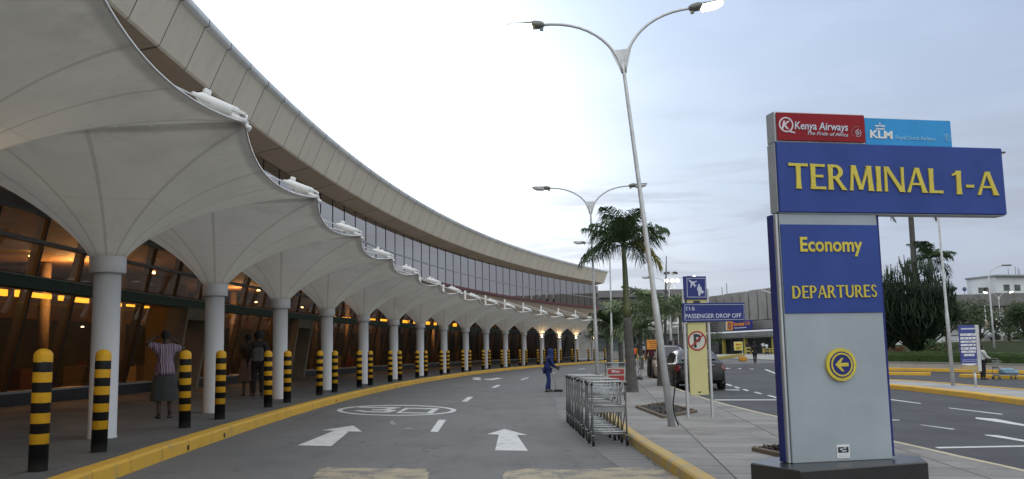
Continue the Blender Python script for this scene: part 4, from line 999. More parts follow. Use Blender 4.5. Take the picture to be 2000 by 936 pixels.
# small plate near the foot
xa, za = sl_(1635, 895.5); xb, zb_ = sl_(1658.5, 868)
mb = MB(); mb.bbox(((xa + xb) / 2, -.002, (za + zb_) / 2), (xb - xa, .005, zb_ - za), .001); mb.build('maker_plate', SWHT, sg)
mb = MB(); mb.bbox(((xa + xb) / 2, -.006, za + (zb_ - za) * .63), ((xb - xa) * .82, .003, (zb_ - za) * .42), .001); mb.build('plate_picture', mat('plate_black', (.015, .015, .02), .5), sg)
mb = MB()
for k, (u, v, w_) in enumerate(((.35, .68, .25), (.55, .55, .35), (.62, .76, .18))): mb.bbox((xa + (xb - xa) * u, -.009, za + (zb_ - za) * v), ((xb - xa) * w_, .002, (zb_ - za) * .10), .0005)
for k in range(2): mb.bbox(((xa + xb) / 2, -.006, za + (zb_ - za) * (.27 - .11 * k)), ((xb - xa) * .75, .002, (zb_ - za) * .05), .0005)
mb.build('plate_print', SPALE, sg)
# small floodlight on the right end
fx, fz = sl_(1958, 298, -off)
mb = MB(); mb.bbox((fx + .01, off + .05, fz + .010), (.09, .07, .012), .003); mb.build('spotlight', DGREY, sg)
mb = MB(); mb.bbox((fx + .025, off + .05, fz + .001), (.05, .05, .006), .001); mb.build('spotlight_lens', mat('spot_lens', (.8, .78, .7), .2), sg)
# plinth: chamfered black slab
hb = zpl - (g(P0.x, P0.y) + .15)
PLP = [atz(x, y, zpl) for x, y in ((1466, 903.5), (1563, 919.8), (1812, 902), (1797, 890), (1700, 884), (1500, 893))]
pl = thing('sign_plinth', 'low black stone plinth with chamfered corners under the terminal sign', 'plinth', (P0.x, P0.y, zpl - hb))
mb = MB(); L0 = [Vector((p.x - P0.x, p.y - P0.y)) for p in PLP]; L0 = [L0[i] for i in (0, 1, 2, 3, 4, 5)]
if sum(L0[i - 1].cross(L0[i]) for i in range(6)) < 0: L0.reverse()
L1 = inset(L0, .012); L1 = L1 if abs(sum(L1[i - 1].cross(L1[i]) for i in range(6))) < abs(sum(L0[i - 1].cross(L0[i]) for i in range(6))) else inset(L0, -.012)
mb.loft([[Vector((*p, -.08)) for p in L0], [Vector((*p, hb - .012)) for p in L0], [Vector((*p, hb)) for p in L1]], smooth=False, close=True, caps=True)
mb.build('plinth_block', PLGR, pl)

# ------------------------------------------------------------------ drop-off sign on two posts
DP = atg(1388, 815, .15); dn = snor; 
ds = thing('drop_off_sign', 'blue and cream T1-B PASSENGER DROP OFF sign with no-parking mark on two steel posts', 'sign', (DP.x, DP.y, DP.z), math.atan2(sdir.y, sdir.x))
def dl(px, py, off=0.0):
    p = atpl(px, py, DP + dn * off, dn) - DP; return p.dot(sdir), p.z
CREAM = mat('sign_cream', (.50, .465, .22), .5, vary=.05); DBL = mat('dropoff_blue', (.024, .036, .165), .55, vary=.08, spec=.25); ALU = mat('aluminium_post', (.45, .47, .50), .4, .35)
def dbox(x0, y0, x1, y1, ya, yb, m, name, bev=.004, off=0.0):
    a = dl(x0, y0, off); b_ = dl(x1, y1, off); mb = MB(); mb.bbox(((a[0] + b_[0]) / 2, (ya + yb) / 2, (a[1] + b_[1]) / 2), (abs(b_[0] - a[0]), abs(yb - ya), abs(b_[1] - a[1])), bev); return mb.build(name, m, ds)
for px, top in ((1337.5, 566), (1385, 564)):
    x, z = dl(px + 1.5, 700); zt_ = dl(px, top)[1]; mb = MB(); mb.bbox((x, 0, zt_ / 2 - .03), (.045, .06, zt_ + .06), .006); mb.build('post', ALU, ds)
dbox(1342, 629, 1384, 771, -.02, .02, CREAM, 'cream_panel'); dbox(1341, 583, 1382, 593, -.018, .018, CREAM, 'cream_panel')
dbox(1330.6, 592.3, 1453.5, 627.5, -.06, -.01, DBL, 'title_board')
dbox(1333, 540, 1379, 584.5, -.05, -.005, DBL, 'pictogram_board')
def dline(p, w, y, m, name, closed=True):
    mb = MB(); n = len(p)
    for i in range(n if closed else n - 1):
        a = Vector(p[i]); b_ = Vector(p[(i + 1) % n]); d = b_ - a; L_ = d.length
        mb.bbox(((a.x + b_.x) / 2, y, (a.y + b_.y) / 2), (L_ + w, .004, w), .001, M=Matrix.Rotation(-math.atan2(d.y, d.x), 3, 'Y'))
    return mb.build(name, m, ds)
dline([dl(*q) for q in ((1335, 595.5), (1450.5, 595), (1450.5, 624), (1335, 625.5))], .008, -.062, SPALE, 'border_line')
dline([dl(*q) for q in ((1339.5, 544), (1375.5, 544), (1375.5, 580.5), (1340.5, 580.5))], .010, -.052, SPALE, 'border_line')
def dtext(s, p0, p1, h, m, y, o=0.0):
    a = dl(*p0, -y); b_ = dl(*p1, -y); zt_ = dl(p0[0], p0[1] - h, -y)[1]; return text(s, 'lettering', m, ds, T(a[0], y, a[1]), b_[0] - a[0], zt_ - a[1], .003, o)
a_ = dl(1338.5, 606.5, .06); b_ = dl(1357, 606, .06); roman('T1-B', 'lettering', SPALE, ds, T(a_[0], -.06, a_[1]), b_[0] - a_[0], dl(1337, 599.5, .06)[1] - a_[1], .003); dtext('PASSENGER DROP OFF', (1338.5, 621.5), (1448, 618.8), 8.2, SPALE, -.06, .012)
# pictogram: climbing aeroplane over a traveller with a case
def dpl(pts, y, m, name, k=.003): mb = MB(); mb.add(*poly_plate([dl(*q) for q in pts], y - k, y, I4)); return mb.build(name, m, ds)
dpl([(1343, 546.5), (1345, 546.5), (1350, 550.5), (1358, 549), (1359.5, 550), (1353.5, 553.5), (1355.5, 556.5), (1358.5, 557.5), (1357.5, 559), (1355.5, 559.2), (1354.8, 561.5), (1353.8, 561.2), (1353.5, 558.5), (1350.5, 555.5), (1348, 562), (1347, 562.8), (1346.6, 561.5), (1347.5, 553.5), (1343.5, 549)], -.05, SPALE, 'aeroplane_symbol')
mb = MB(); c0 = dl(1363.3, 556.8); r = dl(1365, 556.8)[0] - c0[0]; mb.lathe([(r, 0), (r, .003)], 14, (c0[0], -.05, c0[1]), 0, False, Matrix.Rotation(math.pi / 2, 3, 'X'))
mb.add(*poly_plate([dl(*q) for q in ((1360.5, 559.2), (1366, 559), (1368.5, 563), (1369, 567.5), (1372, 568), (1372, 573.5), (1368.5, 573.5), (1366, 572.5), (1366, 577.5), (1362, 577.5), (1361.5, 570), (1359.5, 565))], -.053, -.05, I4)); mb.build('traveller_symbol', SPALE, ds)
# no parking roundel
NPR = mat('sign_red', (.30, .018, .022), .45); NPK = mat('sign_black', (.018, .022, .02), .45); NPW = mat('sign_offwhite', (.50, .50, .46), .45)
c0 = dl(1361.3, 665.5, .02); r = dl(1379.3, 665.5, .02)[0] - c0[0]
mb = MB(); mb.lathe([(r * .97, 0), (r * .97, .004)], 40, (c0[0], -.02, c0[1]), 0, False, Matrix.Rotation(math.pi / 2, 3, 'X')); mb.build('roundel_disc', NPW, ds)
Mx = T(c0[0], -.024, c0[1]) @ Matrix.Rotation(math.pi / 2, 4, 'X'); mb = MB(); mb.ring((0, 0), r * .85, r, 0, .004, 40, 0, Mx); mb.bbox((c0[0], -.031, c0[1]), (r * 1.75, .003, r * .18), .0005, M=Matrix.Rotation(-R_(42), 3, 'Y')); mb.build('prohibition_ring', NPR, ds)
text('P', 'parking_letter', NPK, ds, T(c0[0] - r * .36, -.0242, c0[1] - r * .62), r * .80, r * 1.24, .004, .04)
dbox(1384.5, 691, 1387.2, 705, -.025, .025, DBL, 'side_clip', .002); dbox(1363, 764.5, 1368, 767, -.026, -.018, NPK, 'drain_slot', .001); dbox(1353.5, 587.5, 1366, 591.5, -.03, -.015, NPK, 'clamp', .002)

# ------------------------------------------------------------------ street lamps
LENS_ON = m_emit('lit_lamp_lens', (1.0, .90, .66), 14.0); LENS_OFF = mat('lamp_lens', (.5, .5, .5), .25); HEADM = mat('lamp_housing', (.14, .145, .13), .45, .2)
def double_lamp(base, h, tilt, label, reach=1.45, rise=.62, rz=0.0, r0=.07, lit=True, step=2.17, group='double arm street lamps', arms=2, light=0.0):
    t = thing('street_lamp', label, 'street lamp', base, rz, group); t.rotation_euler = (tilt[1], tilt[0], rz)
    MB().lathe([(r0, -.06), (r0 * .9, step - .04), (r0 * .74, step + .06), (r0 * .72, step + .1), (r0 * .50, h - .3), (r0 * .48, h)], 16).build('pole', GALV, t)
    for s_ in ((-1, 1) if arms == 2 else (1,)):
        pts = []
        for k in range(13):
            q = k / 12; a = q * R_(78)
            pts.append((s_ * (.02 + reach * (q ** 1.75)), 0, h - .25 + (rise + .25) * math.sin(q * math.pi / 2) ** .95))
        MB().tube(pts, [r0 * .48 - (r0 * .48 - .026) * min(1, k / 6) for k in range(13)], 10).build('arm', GALV, t)
        e = Vector(pts[-1]); d = (e - Vector(pts[-3])).normalized(); Mr = Matrix.Rotation(-s_ * R_(6), 3, 'Y') if False else Vector((s_, 0, d.z * 1.2)).normalized().to_track_quat('X', 'Z').to_matrix()
        hd = MB(); secs = []
        for x, w, hh in ((-.06, .05, .05), (.0, .085, .08), (.12, .10, .09), (.17, .105, .06), (.45, .10, .035), (.58, .06, .02)):
            secs.append([e + Mr @ Vector((x, w * math.cos(q), hh * ((.85 if x < .2 else .05) if math.sin(q) < 0 else .9) * math.sin(q))) for q in [2 * math.pi * j / 12 for j in range(12)]])
        hd.loft(secs, close=True, caps=True); hd.box(tuple(e + Mr @ Vector((-.02, 0, -.06))), (.06, .06, .08), 0, Mr)
        ho = hd.build('lamp_head', HEADM, t)
        ln = MB(); secs = []
        for x, w, hh in ((.14, .06, .03), (.17, .10, .10), (.40, .10, .11), (.53, .07, .07), (.57, .02, .02)):
            secs.append([e + Mr @ Vector((x, w * math.cos(q), -.008 - hh * max(0, -math.sin(q)))) for q in [2 * math.pi * j / 12 for j in range(12)]])
        ln.loft(secs, close=True, caps=True); lit_ = lit if isinstance(lit, bool) else lit[0 if s_ < 0 else 1]
        ln.build('lamp_lens', LENS_ON if lit_ else LENS_OFF, ho)
    if arms == 2:
        gz = h - .22; mb = MB(); vs, fs = poly_plate([(-.20 * reach / 1.45, gz + .40), (.20 * reach / 1.45, gz + .40), (.018, gz - .10), (-.018, gz - .10)], -.01, .01, I4); mb.add(vs, fs); mb.build('gusset', GALV, t)
    return t
b1 = atg(1312, 832, .15); tp = atY(1213.5, 103, b1.y)
hh = tp.z - b1.z; ti = math.atan2(tp.x - b1.x, hh)
L1_ = double_lamp(b1, math.hypot(hh, tp.x - b1.x) - .12, (ti, 0), 'leaning steel lamp post with two curved arms and both lamps lit', 1.36, .80, r0=.064, lit=True)
# black cable hanging at its foot
cb = [L1_.location + Vector((.10 - .05 * math.sin(k * .5), -.11, .02 + k * .085)) for k in range(10)]
cb = [p + Vector((ti * (p.z - b1.z), 0, 0)) for p in cb]
tag(MB().tube(cb, .012, 6).build('cable', BLACK), 'black cable hanging down the foot of the leaning lamp post', 'cable')
b2 = atg(1168, 759, .15); tp = atY(1153, 398, b2.y)
double_lamp(b2, tp.z - b2.z - .1, (math.atan2(tp.x - b2.x, tp.z - b2.z), 0), 'upright unlit double arm lamp post behind the row of trolleys', 1.42, .70, lit=False, step=2.3)
b3 = Vector((5.05, 47.5, g(5.05, 47.5) + .0)); b3 = atY(1196, 726, 47.5); tp = atY(1191, 492, 47.5)
double_lamp(b3, tp.z - b3.z - .1, (math.atan2(tp.x - b3.x, tp.z - b3.z), 0), 'distant double arm lamp post half hidden behind the tall palm crown', 1.3, .6, lit=False, step=2.3)
b4 = atg(1862, 753, .15); tp = atY(1828, 378, b4.y)
double_lamp(b4, tp.z - b4.z - .1, (math.atan2(tp.x - b4.x, tp.z - b4.z) * .9, 0), 'white lamp post on the median island rising behind the terminal sign', .95, .55, lit=False, step=2.6)
b5 = atY(1312, 700, 66); tp = atY(1308, 556, 66)
double_lamp(b5, tp.z - b5.z, (0, 0), 'double arm lamp post beyond the palms with its right lamp lit', 1.35, .55, lit=(False, True), r0=.085)
b6 = atY(1943, 690, 74); tp = atY(1937, 545, 74)
def single_lamp(base, top, label, reach, rise, lit, group):
    t = thing('street_lamp', label, 'street lamp', base, 0, group); h = top.z - base.z
    pts = [(0, 0, -.2), (0, 0, h * .5), (0, 0, h)] + [(reach * (1 - math.cos(q)) , 0, h + rise * math.sin(q)) for q in [R_(v) for v in (18, 36, 54, 72, 84)]] + [(reach * 1.25, 0, h + rise * 1.04)]
    MB().tube(pts, [.10, .075, .06] + [.045] * 6, 10).build('pole', GALV, t)
    e = Vector(pts[-1]); hd = MB().bbox(tuple(e + Vector((.3, 0, .02))), (.8, .22, .10), .03); ho = hd.build('lamp_head', HEADM, t)
    MB().bbox(tuple(e + Vector((.38, 0, -.045))), (.45, .16, .03), .01).build('lamp_lens', LENS_ON if lit else LENS_OFF, ho); return t
single_lamp(b6, tp, 'tall single arm street lamp rising behind the hedge at the far right', 1.0, 1.05, False, 'street lamps on the far road')
b7 = atY(1958, 672, 104); tp = atY(1952, 593, 104)
t7 = double_lamp(b7, tp.z - b7.z + .6, (0, 0), 'far double arm lamp post with both lamps lit and a glowing white box', 1.1, .7, lit=True, r0=.09, step=1.0)
BOXW = m_emit('lit_advert_box', (1.0, .97, .9), .55)
p = atY(1951.5, 634, 103.5) - b7; MB().bbox(tuple(p), (.62, .25, 1.25), .03).build('lit_advert_box', BOXW, t7)
b8 = atY(1929, 668, 104); tp = atY(1926, 596, 104)
t8 = thing('advert_post', 'thin far post carrying a small pale poster box beside the lit double lamp', 'post', b8); MB().tube([(0, 0, -.3), (0, 0, tp.z - b8.z)], .06, 8).build('pole', GALV, t8)
p = atY(1928.5, 634, 103.8) - b8; MB().bbox(tuple(p), (.55, .2, .95), .02).build('poster_box', mat('poster', (.45, .42, .36), .5, col2=(.25, .12, .08), vs=3), t8)
# mast and floodlight tower over the palms
p = atY(1300, 585, 90); tp = atY(1301.5, 500, 90); q0 = atY(1298, 700, 90)
tag(MB().tube([(q0.x, 90, -.5), p, tp], [.14, .12, .04], 8).build('flagpole', mat('dark_pole', (.05, .05, .05), .6)), 'bare dark flagpole standing behind the small palms', 'flagpole')
q0 = atY(1309, 690, 170); tp = atY(1310, 545, 170); ft = thing('floodlight_mast', 'far floodlight mast with a ring of black lamps and three lit floods', 'floodlight', (tp.x, 170, q0.z)); H = tp.z - q0.z
mb = MB()
for k in range(3):
    a = k * 2.094; mb.tube([(.9 * math.cos(a), .9 * math.sin(a), 0), (.55 * math.cos(a), .55 * math.sin(a), H)], .09, 6)
for k in range(14): mb.ring((0, 0, k * H / 14), .55, .68, 0, .08, 3)
mb.build('lattice', GALV, ft); MB().ring((0, 0, H - .5), 1.0, 1.15, 0, .15, 16).ring((0, 0, H + .9), .75, .9, 0, .15, 16).build('platform_ring', GALV, ft)
for k in range(6):
    a = k * 1.047; MB().bbox((1.1 * math.cos(a), 1.1 * math.sin(a), H + 1.1), (.42, .42, .45), .05).build('floodlight', DGREY, ft)
for k in (-1, 0.2, 1.1): MB().ball((k * 1.0, -.9, H - .35), .34, 10, sc=(1, .5, 1)).build('lit_floodlight', LENS_ON, ft)

# ------------------------------------------------------------------ luggage trolleys
WIREM = mat('galvanised_wire', (.40, .42, .43), .35, .75, vary=.15, vs=10)
def trolley_proto():
    """handle end at y=0, nose towards +y; origin on the ground in the middle of the handle end"""
    t = thing('luggage_trolley', 'x', 'luggage trolley', (0, 0, 0), 0, 'nested luggage trolleys at the kerb')
    w = .255; f = MB()
    for s_ in (-1, 1):
        f.tube([(s_ * w, 0, .16), (s_ * w, .0, .60), (s_ * w, .02, .93), (s_ * w, -.03, .985), (s_ * w, -.10, 1.0)], .0135, 8)     # uprights with swept-back grips
        f.tube([(s_ * w, .0, .205), (s_ * w * .97, .45, .19), (s_ * w * .82, .92, .175)], .013, 8)                          # side rails
        f.tube([(s_ * w, .02, .62), (s_ * w * .98, .22, .40), (s_ * w * .95, .42, .20)], .011, 6)
    f.tube([(-w * .82, .92, .175), (-w * .5, .97, .18), (w * .5, .97, .18), (w * .82, .92, .175)], .013, 8)
    f.tube([(-w, 0, .215), (w, 0, .215)], .012, 8); f.tube([(-w, .01, .185), (w, .01, .185)], .012, 8); f.tube([(-w, .01, .62), (w, .01, .62)], .010, 8); f.tube([(-w, .02, .80), (w, .02, .80)], .010, 8)
    f.build('frame', CHROME, t)
    MB().tube([(-w, -.10, 1.0), (-w * .9, -.125, 1.003), (w * .9, -.125, 1.003), (w, -.10, 1.0)], .0105, 10).build('handle', CHROME, t)
    for s_ in (-1, 1): MB().tube([(s_ * w, -.02, .98), (s_ * w, .015, .95)], .021, 8).build('grip_end', DGREY, t)
    p = MB()
    for k in range(7): x = -w * .86 + k * w * 1.72 / 6; p.tube([(x, .02, .217), (x * .85, .95, .19)], .0045, 5)
    for k in range(8): y = .06 + k * .125; ww = w * (1 - .17 * y); p.tube([(-ww, y, .21 - .02 * y), (ww, y, .21 - .02 * y)], .0045, 5)
    p.build('platform_grid', WIREM, t)
    b = MB()                                         # child / cabin-bag basket under the handle
    for z, y1 in ((.90, .18), (.83, .17), (.76, .16)): b.tube([(-w * .96, .0, z), (-w * .94, y1, z), (w * .94, y1, z), (w * .96, .0, z)], .0034, 5); b.tube([(-w * .96, .0, z), (w * .96, .0, z)], .004, 5)
    for k in range(7): x = -w * .9 + k * w * 1.8 / 6; b.tube([(x, .0, .90), (x, .0, .76), (x, .16, .76), (x, .18, .90)], .003, 4)
    b.build('basket', WIREM, t)
    m_ = MB(); m_.bbox((0, .018, .56), (w * 1.9, .012, .085), .004); m_.build('front_board', mat('trolley_board', (.27, .285, .295), .4, .5, vary=.2, vs=5), t)
    for x, y, r in ((-w, .02, .075), (w, .02, .075), (-w * .72, .88, .06), (w * .72, .88, .06)):
        c = MB(); c.bbox((x, y, .165), (.05, .07, .02), .004)
        for s_ in (-1, 1): c.bbox((x + s_ * .022, y - .012, r + .045), (.006, .045, .13), .002)
        fo = c.build('castor_fork', CHROME, t); MB().lathe([(r * .55, -.016), (r, -.016), (r, .016), (r * .55, .016)], 18, (x, y - .015, r), 0, False, Matrix.Rotation(math.pi / 2, 3, 'Y')).build('wheel', BLACK, fo)
    return t
fl = atg(1161, 873); fr_ = atg(1221, 871); tf = (fl + fr_) / 2; bl_ = atg(1108, 826)
w0 = (fr_ - fl).length / .52
tr0 = trolley_proto(); NT = 11; tb = Vector((bl_.x + .26, bl_.y, 0))
for k in range(NT):
    o = tr0 if k == 0 else dup(tr0); q = k / (NT - 1); x = tf.x + (tb.x - tf.x) * q + random.Random(k).uniform(-.012, .012); y = tf.y + (tb.y - tf.y) * q
    o.scale = (1, 1, .955 + random.Random(k + 50).uniform(-.012, .012)); o.location = (x, y, g(x, y) + .006); o.rotation_euler = (0, 0, math.atan2(-(tb.x - tf.x), tb.y - tf.y) + R_(random.Random(k + 9).uniform(-.8, .8)))
    o['label'] = ('nearest luggage trolley of the nested row, its empty wire platform facing us' if k == 0 else 'furthest luggage trolley of the nested row, next to the street sweeper' if k == NT - 1 else f'{ORD[k + 1]} luggage trolley from the near end of the nested row')
def lone(px, py, rz, label, dz=.15, sc=1.0):
    o = dup(tr0); o.location = atg(px, py, dz) + Vector((0, 0, .004)); o.rotation_euler = (0, 0, rz); o.scale = (sc, sc, sc); o['label'] = label; o['group'] = 'loose luggage trolleys'; return o
lt = lone(1203, 783, R_(8), 'loose luggage trolley with red advert boards in front of the tall palm', sc=.97)
ADR = mat('advert_red', (.27, .022, .026), .45)
for z0, z1 in ((.70, .83), (.50, .66)): MB().bbox((.02, -.03, (z0 + z1) / 2), (.44, .012, z1 - z0), .003).build('advert_board', ADR, lt)
MB().bbox((.02, -.022, .67), (.50, .01, .40), .003).build('board_backing', mat('advert_backing', (.34, .33, .30), .5), lt)
text('EMCare', 'advert_lettering', SWHT, lt, T(-.10, -.037, .745), .22, .06, .002, .02)
lone(1250, 742, R_(95), 'empty luggage trolley standing side-on between the palm trunk and the lamp post')
rt = lone(1950, 741, R_(-78), 'luggage trolley loaded with pale blue bags pushed by the man at the far right', dz=.0)

# ------------------------------------------------------------------ orange notice, yellow arrow board, blue direction board
ORG = mat('orange_board', (.62, .235, .02), .5, vary=.08); NK = mat('notice_print', (.16, .05, .01), .5)
NP = atY(1276, 673, 43); npd = thing('orange_notice', 'orange notice board with lines of print behind the leaning lamp post', 'notice', (NP.x, NP.y, g(NP.x, NP.y) + .15)); oz = NP.z - npd.location.z
hw = 12.5 * 43 / F; hz = 9.0 * 43 / F
MB().bbox((0, 0, oz), (2 * hw, .03, 2 * hz), .006).build('board', ORG, npd); MB().tube([(hw * .5, .03, -.02), (hw * .5, .03, oz)], .025, 8).build('post', GALV, npd)
mb = MB()
for k, wv in enumerate((.8, .66, .5, .62)): mb.bbox((0, -.017, oz + hz * (.62 - .42 * k)), (hw * 2 * wv, .004, hz * .16), .001)
mb.build('print_lines', NK, npd)
YB = mat('arrow_board_yellow', (.60, .50, .06), .5); YB2 = mat('arrow_board_rim', (.62, .60, .40), .5)
ap = atY(1442, 676, 68); ab = thing('arrow_board', 'square yellow board with a left arrow on a thin post in an orange foot', 'sign', (ap.x, 68, atY(1451, 706, 68).z)); az = ap.z - ab.location.z; s2 = 8.6 * 68 / F
MB().bbox((0, 0, az), (2 * s2, .05, 2 * s2), .02).build('board_rim', YB2, ab); MB().bbox((0, -.028, az), (1.7 * s2, .012, 1.7 * s2), .004).build('board', YB, ab)
mb = MB(); mb.add(*poly_plate([(-.62 * s2, az + .35 * s2), (-.2 * s2, az + .62 * s2), (-.2 * s2, az + .43 * s2), (.6 * s2, az + .43 * s2), (.6 * s2, az + .27 * s2), (-.2 * s2, az + .27 * s2), (-.2 * s2, az + .08 * s2)], -.042, -.034, I4)); mb.build('arrow', mat('arrow_red', (.32, .03, .03), .5), ab)
text('EXIT', 'lettering', NPK, ab, T(-.5 * s2, -.036, az - .62 * s2), s2, .42 * s2, .003, .02)
mb = MB().tube([(.3, .03, .0), (.3, .03, az)], .03, 8); mb.build('post', GALV, ab); MB().bbox((.3, .03, .18), (.55, .5, .36), .06).build('foot_block', mat('orange_foot', (.45, .22, .03), .7), ab)
IB = mat('info_blue', (.03, .045, .235), .4); 
ip = atg(1922, 742, .15); ip = atg(1904, 757, .15)
ib = thing('direction_board', 'curved-foot blue information board with white strips on the median island', 'sign', ip, R_(-8))
def il(px, py): p = atY(px, py, ip.y) - ip; return p.x, p.z
x0, z1 = il(1872.5, 635.5); x1, z0 = il(1908, 713); zc = il(1890, 726)[1]
MB().bbox(((x0 + x1) / 2, .0, (z0 + z1) / 2), (x1 - x0, .08, z1 - z0), .01).build('blue_panel', IB, ib)
n = 14; mb = MB(); mb.add(*poly_plate([(x0, z0 - .005), (x1, z0 - .005), (x1, zc), (x0 + .02, zc + .10)], -.035, .035, I4)); mb.build('foot_panel', mat('board_foot', (.36, .27, .13), .6), ib)
mb = MB(); mb.add(*poly_plate([(x0 + .005, z0 - .0)] + [(x0 + (x1 - x0) * k / n, z0 + .02 + .055 * (2 * abs(k / n - .5)) ** 2 - .03) for k in range(n + 1)] + [(x1 - .005, z0 + .06), (x0 + .005, z0 + .06)], -.046, -.041, I4)); mb.build('white_curve', SWHT, ib)
MB().bbox((x1 + .075, .05, (z1 + zc) / 2), (.13, .16, z1 - zc), .015).build('side_frame', ALU, ib)
strips = [(1876, 1907, 651, 656), (1876, 1907, 658, 663), (1876.5, 1907, 665, 669.5), (1877, 1907, 671.5, 676), (1877.5, 1907.5, 678, 683), (1878, 1907.5, 684.5, 689), (1883, 1905, 691, 695.5)]
sm_, st_ = MB(), MB(); rr = random.Random(4)
for a_, b_, c_, d_ in strips:
    xa, za = il(a_, d_); xb, zb2 = il(b_ - 3, c_); sm_.bbox(((xa + xb) / 2, -.044, (za + zb2) / 2), (xb - xa, .006, zb2 - za), .001)
    for k in range(5): u = rr.uniform(.1, .9); st_.bbox((xa + (xb - xa) * u, -.0485, (za + zb2) / 2), ((xb - xa) * rr.uniform(.03, .08), .002, (zb2 - za) * .4), .0005)
sm_.build('white_strip', SWHT, ib); st_.build('strip_print', SNAVY, ib)
mb = MB(); xa, za = il(1877, 644); xb, zb2 = il(1905, 640); mb.bbox(((xa + xb) / 2, -.043, (za + zb2) / 2), (xb - xa, .004, (zb2 - za) * .8), .001)
for yy in (703, 706): xa, za = il(1878, yy); mb.bbox(((xa + xb) / 2, -.043, za), ((xb - xa) * .9, .004, .012), .001)
mb.build('heading_print', SPALE, ib)
MB().tube([(x0 + (x1 - x0) * .85, .05, -.02), (x0 + (x1 - x0) * .85, .05, zc + .1)], .04, 10).lathe([(.12, .0), (.12, .02)], 12, (x0 + (x1 - x0) * .85, .05, 0)).build('post', GALV, ib)
# small speed sign on the left of the big sign
sp = atY(1515, 641, 62); ss_ = thing('warning_sign', 'white hanging sign with a red ring beside the edge of the terminal sign', 'sign', (sp.x, 62, -.2)); zz = sp.z + .2
MB().bbox((0, 0, zz), (.42, .04, 1.05), .01).build('board', SWHT, ss_); MB().ring((0, 0), .11, .16, 0, .01, 24, 0, T(.06, -.021, zz + .08) @ Matrix.Rotation(math.pi / 2, 4, 'X')).build('red_ring', NPR, ss_)
MB().bbox((-.02, -.022, zz - .3), (.25, .006, .22), .002).bbox((0, -.022, zz + .36), (.22, .006, .06), .002).build('black_print', NPK, ss_)
lp = atY(1503, 570, 62); MB().tube([(.19, .05, 0), (.19, .05, zz + 1.0), (.16, .05, zz + 1.9), (-.1, .05, zz + 2.35), (-.8, .05, zz + 2.62)], [.06, .05, .045, .04, .03], 8).build('lamp_post', GALV, ss_)

# ------------------------------------------------------------------ vegetation
LEAFP = m_leaf('palm_leaf', (.028, .050, .026), (.056, .084, .038)); LEAFD = m_leaf('dark_leaf', (.018, .030, .015), (.035, .052, .022)); LEAFY = m_leaf('yellowing_leaf', (.10, .095, .02), (.15, .13, .03))
LEAFL = m_leaf('light_palm_leaf', (.10, .14, .075), (.17, .21, .12)); TRUNKP = mat('palm_trunk', (.075, .072, .070), .9, vary=.35, vs=4, bump=.7, bs=14, stretch=(1, 1, 3)); SHAFT = mat('green_crownshaft', (.075, .095, .035), .5, vary=.3, vs=3); BARK = mat('tree_bark', (.085, .07, .055), .9, vary=.35, vs=5, bump=.6)
def frond(mb, o, az, el, L, droop, nl=34, ll=.55, w=.028, curl=1.0, rr=random, mi=0, plume=.5):
    """one pinnate leaf: an arching rib with narrow drooping leaflets on both sides"""
    pts = []; p = Vector(o); a = el; n = 12; dirs = []
    for k in range(n + 1):
        d = Vector((math.cos(az) * math.cos(a), math.sin(az) * math.cos(a), math.sin(a))); pts.append(p.copy()); dirs.append(d); p = p + d * (L / n); a -= droop / n * (1 + .6 * k / n)
    mb.tube(pts, [.022 * L / 2.2 * (1 - .85 * k / n) + .003 for k in range(n + 1)], 5, mi)
    sd = Vector((-math.sin(az), math.cos(az), 0))
    for k in range(nl):
        q = .14 + .85 * k / (nl - 1); f = q * n; i = min(n - 1, int(f)); b = pts[i] + (pts[i + 1] - pts[i]) * (f - i); d = dirs[i]; up = d.cross(sd) * -1
        if up.z < 0: up = -up
        l = ll * (math.sin(math.pi * min(1, q * .9 + .12)) ** .6) * rr.uniform(.8, 1.1)
        for s_ in (-1, 1):
            e = (sd * s_ * rr.uniform(.75, 1) + d * rr.uniform(.35, .75) + up * rr.uniform(-.1, plume)).normalized()
            m_ = b + e * l * .5; t_ = b + e * l + Vector((0, 0, -l * rr.uniform(.25, .75) * curl)); wv = d * w * .5 + up * w * .25
            mb.add([b - wv * .5, b + wv * .5, m_ + wv, m_ - wv, t_], [(0, 1, 2, 3), (3, 2, 4)], mi)
def palm(name, label, base, top, r0, r1, fronds, L, ll, seed, shaft=0.0, nl=34, droop=(1.0, 1.8), els=(-.1, 1.3), w=.03, lean=None, group=None, curl=1.0, yellow=0, bulge=0.0, azs=None, leaf=None):
    rr = random.Random(seed); t = thing(name, label, 'palm tree', base, 0, group); H = top - Vector(base); n = 16
    pts = [H * (k / n) + Vector((math.sin(k * .6) * .01, 0, 0)) for k in range(n + 1)]
    k1 = int(n * (1 - shaft)); rs = [r1 + (r0 - r1) * (1 - k / n) ** 1.3 + bulge * math.exp(-((k / n) / .10) ** 2) for k in range(n + 1)]
    MB().tube([Vector((0, 0, -.1))] + pts[:k1 + 1], [rs[0] * 1.15] + rs[:k1 + 1], 16).build('trunk', TRUNKP, t)
    if shaft: MB().tube(pts[k1:], [rs[k1] * .98 * (1 - .50 * (k / max(1, n - k1)) ** .7) for k in range(n - k1 + 1)], 14).build('crownshaft', SHAFT, t)
    c = MB()
    for k in range(fronds):
        az = (azs[k % len(azs)] if azs else k * 2.39996) + rr.uniform(-.25, .25); el = els[0] + (els[1] - els[0]) * (k + .5) / fronds + rr.uniform(-.12, .12)
        frond(c, H + Vector((0, 0, rr.uniform(-.1, .1))), az, el, L * rr.uniform(.85, 1.1), rr.uniform(*droop), nl, ll, w, curl, rr, 1 if k < yellow else 0)
    c.build('crown', [leaf or LEAFP, LEAFY], t); return t
pb = atg(1234, 765, .15); pt = atY(1217, 478, pb.y)
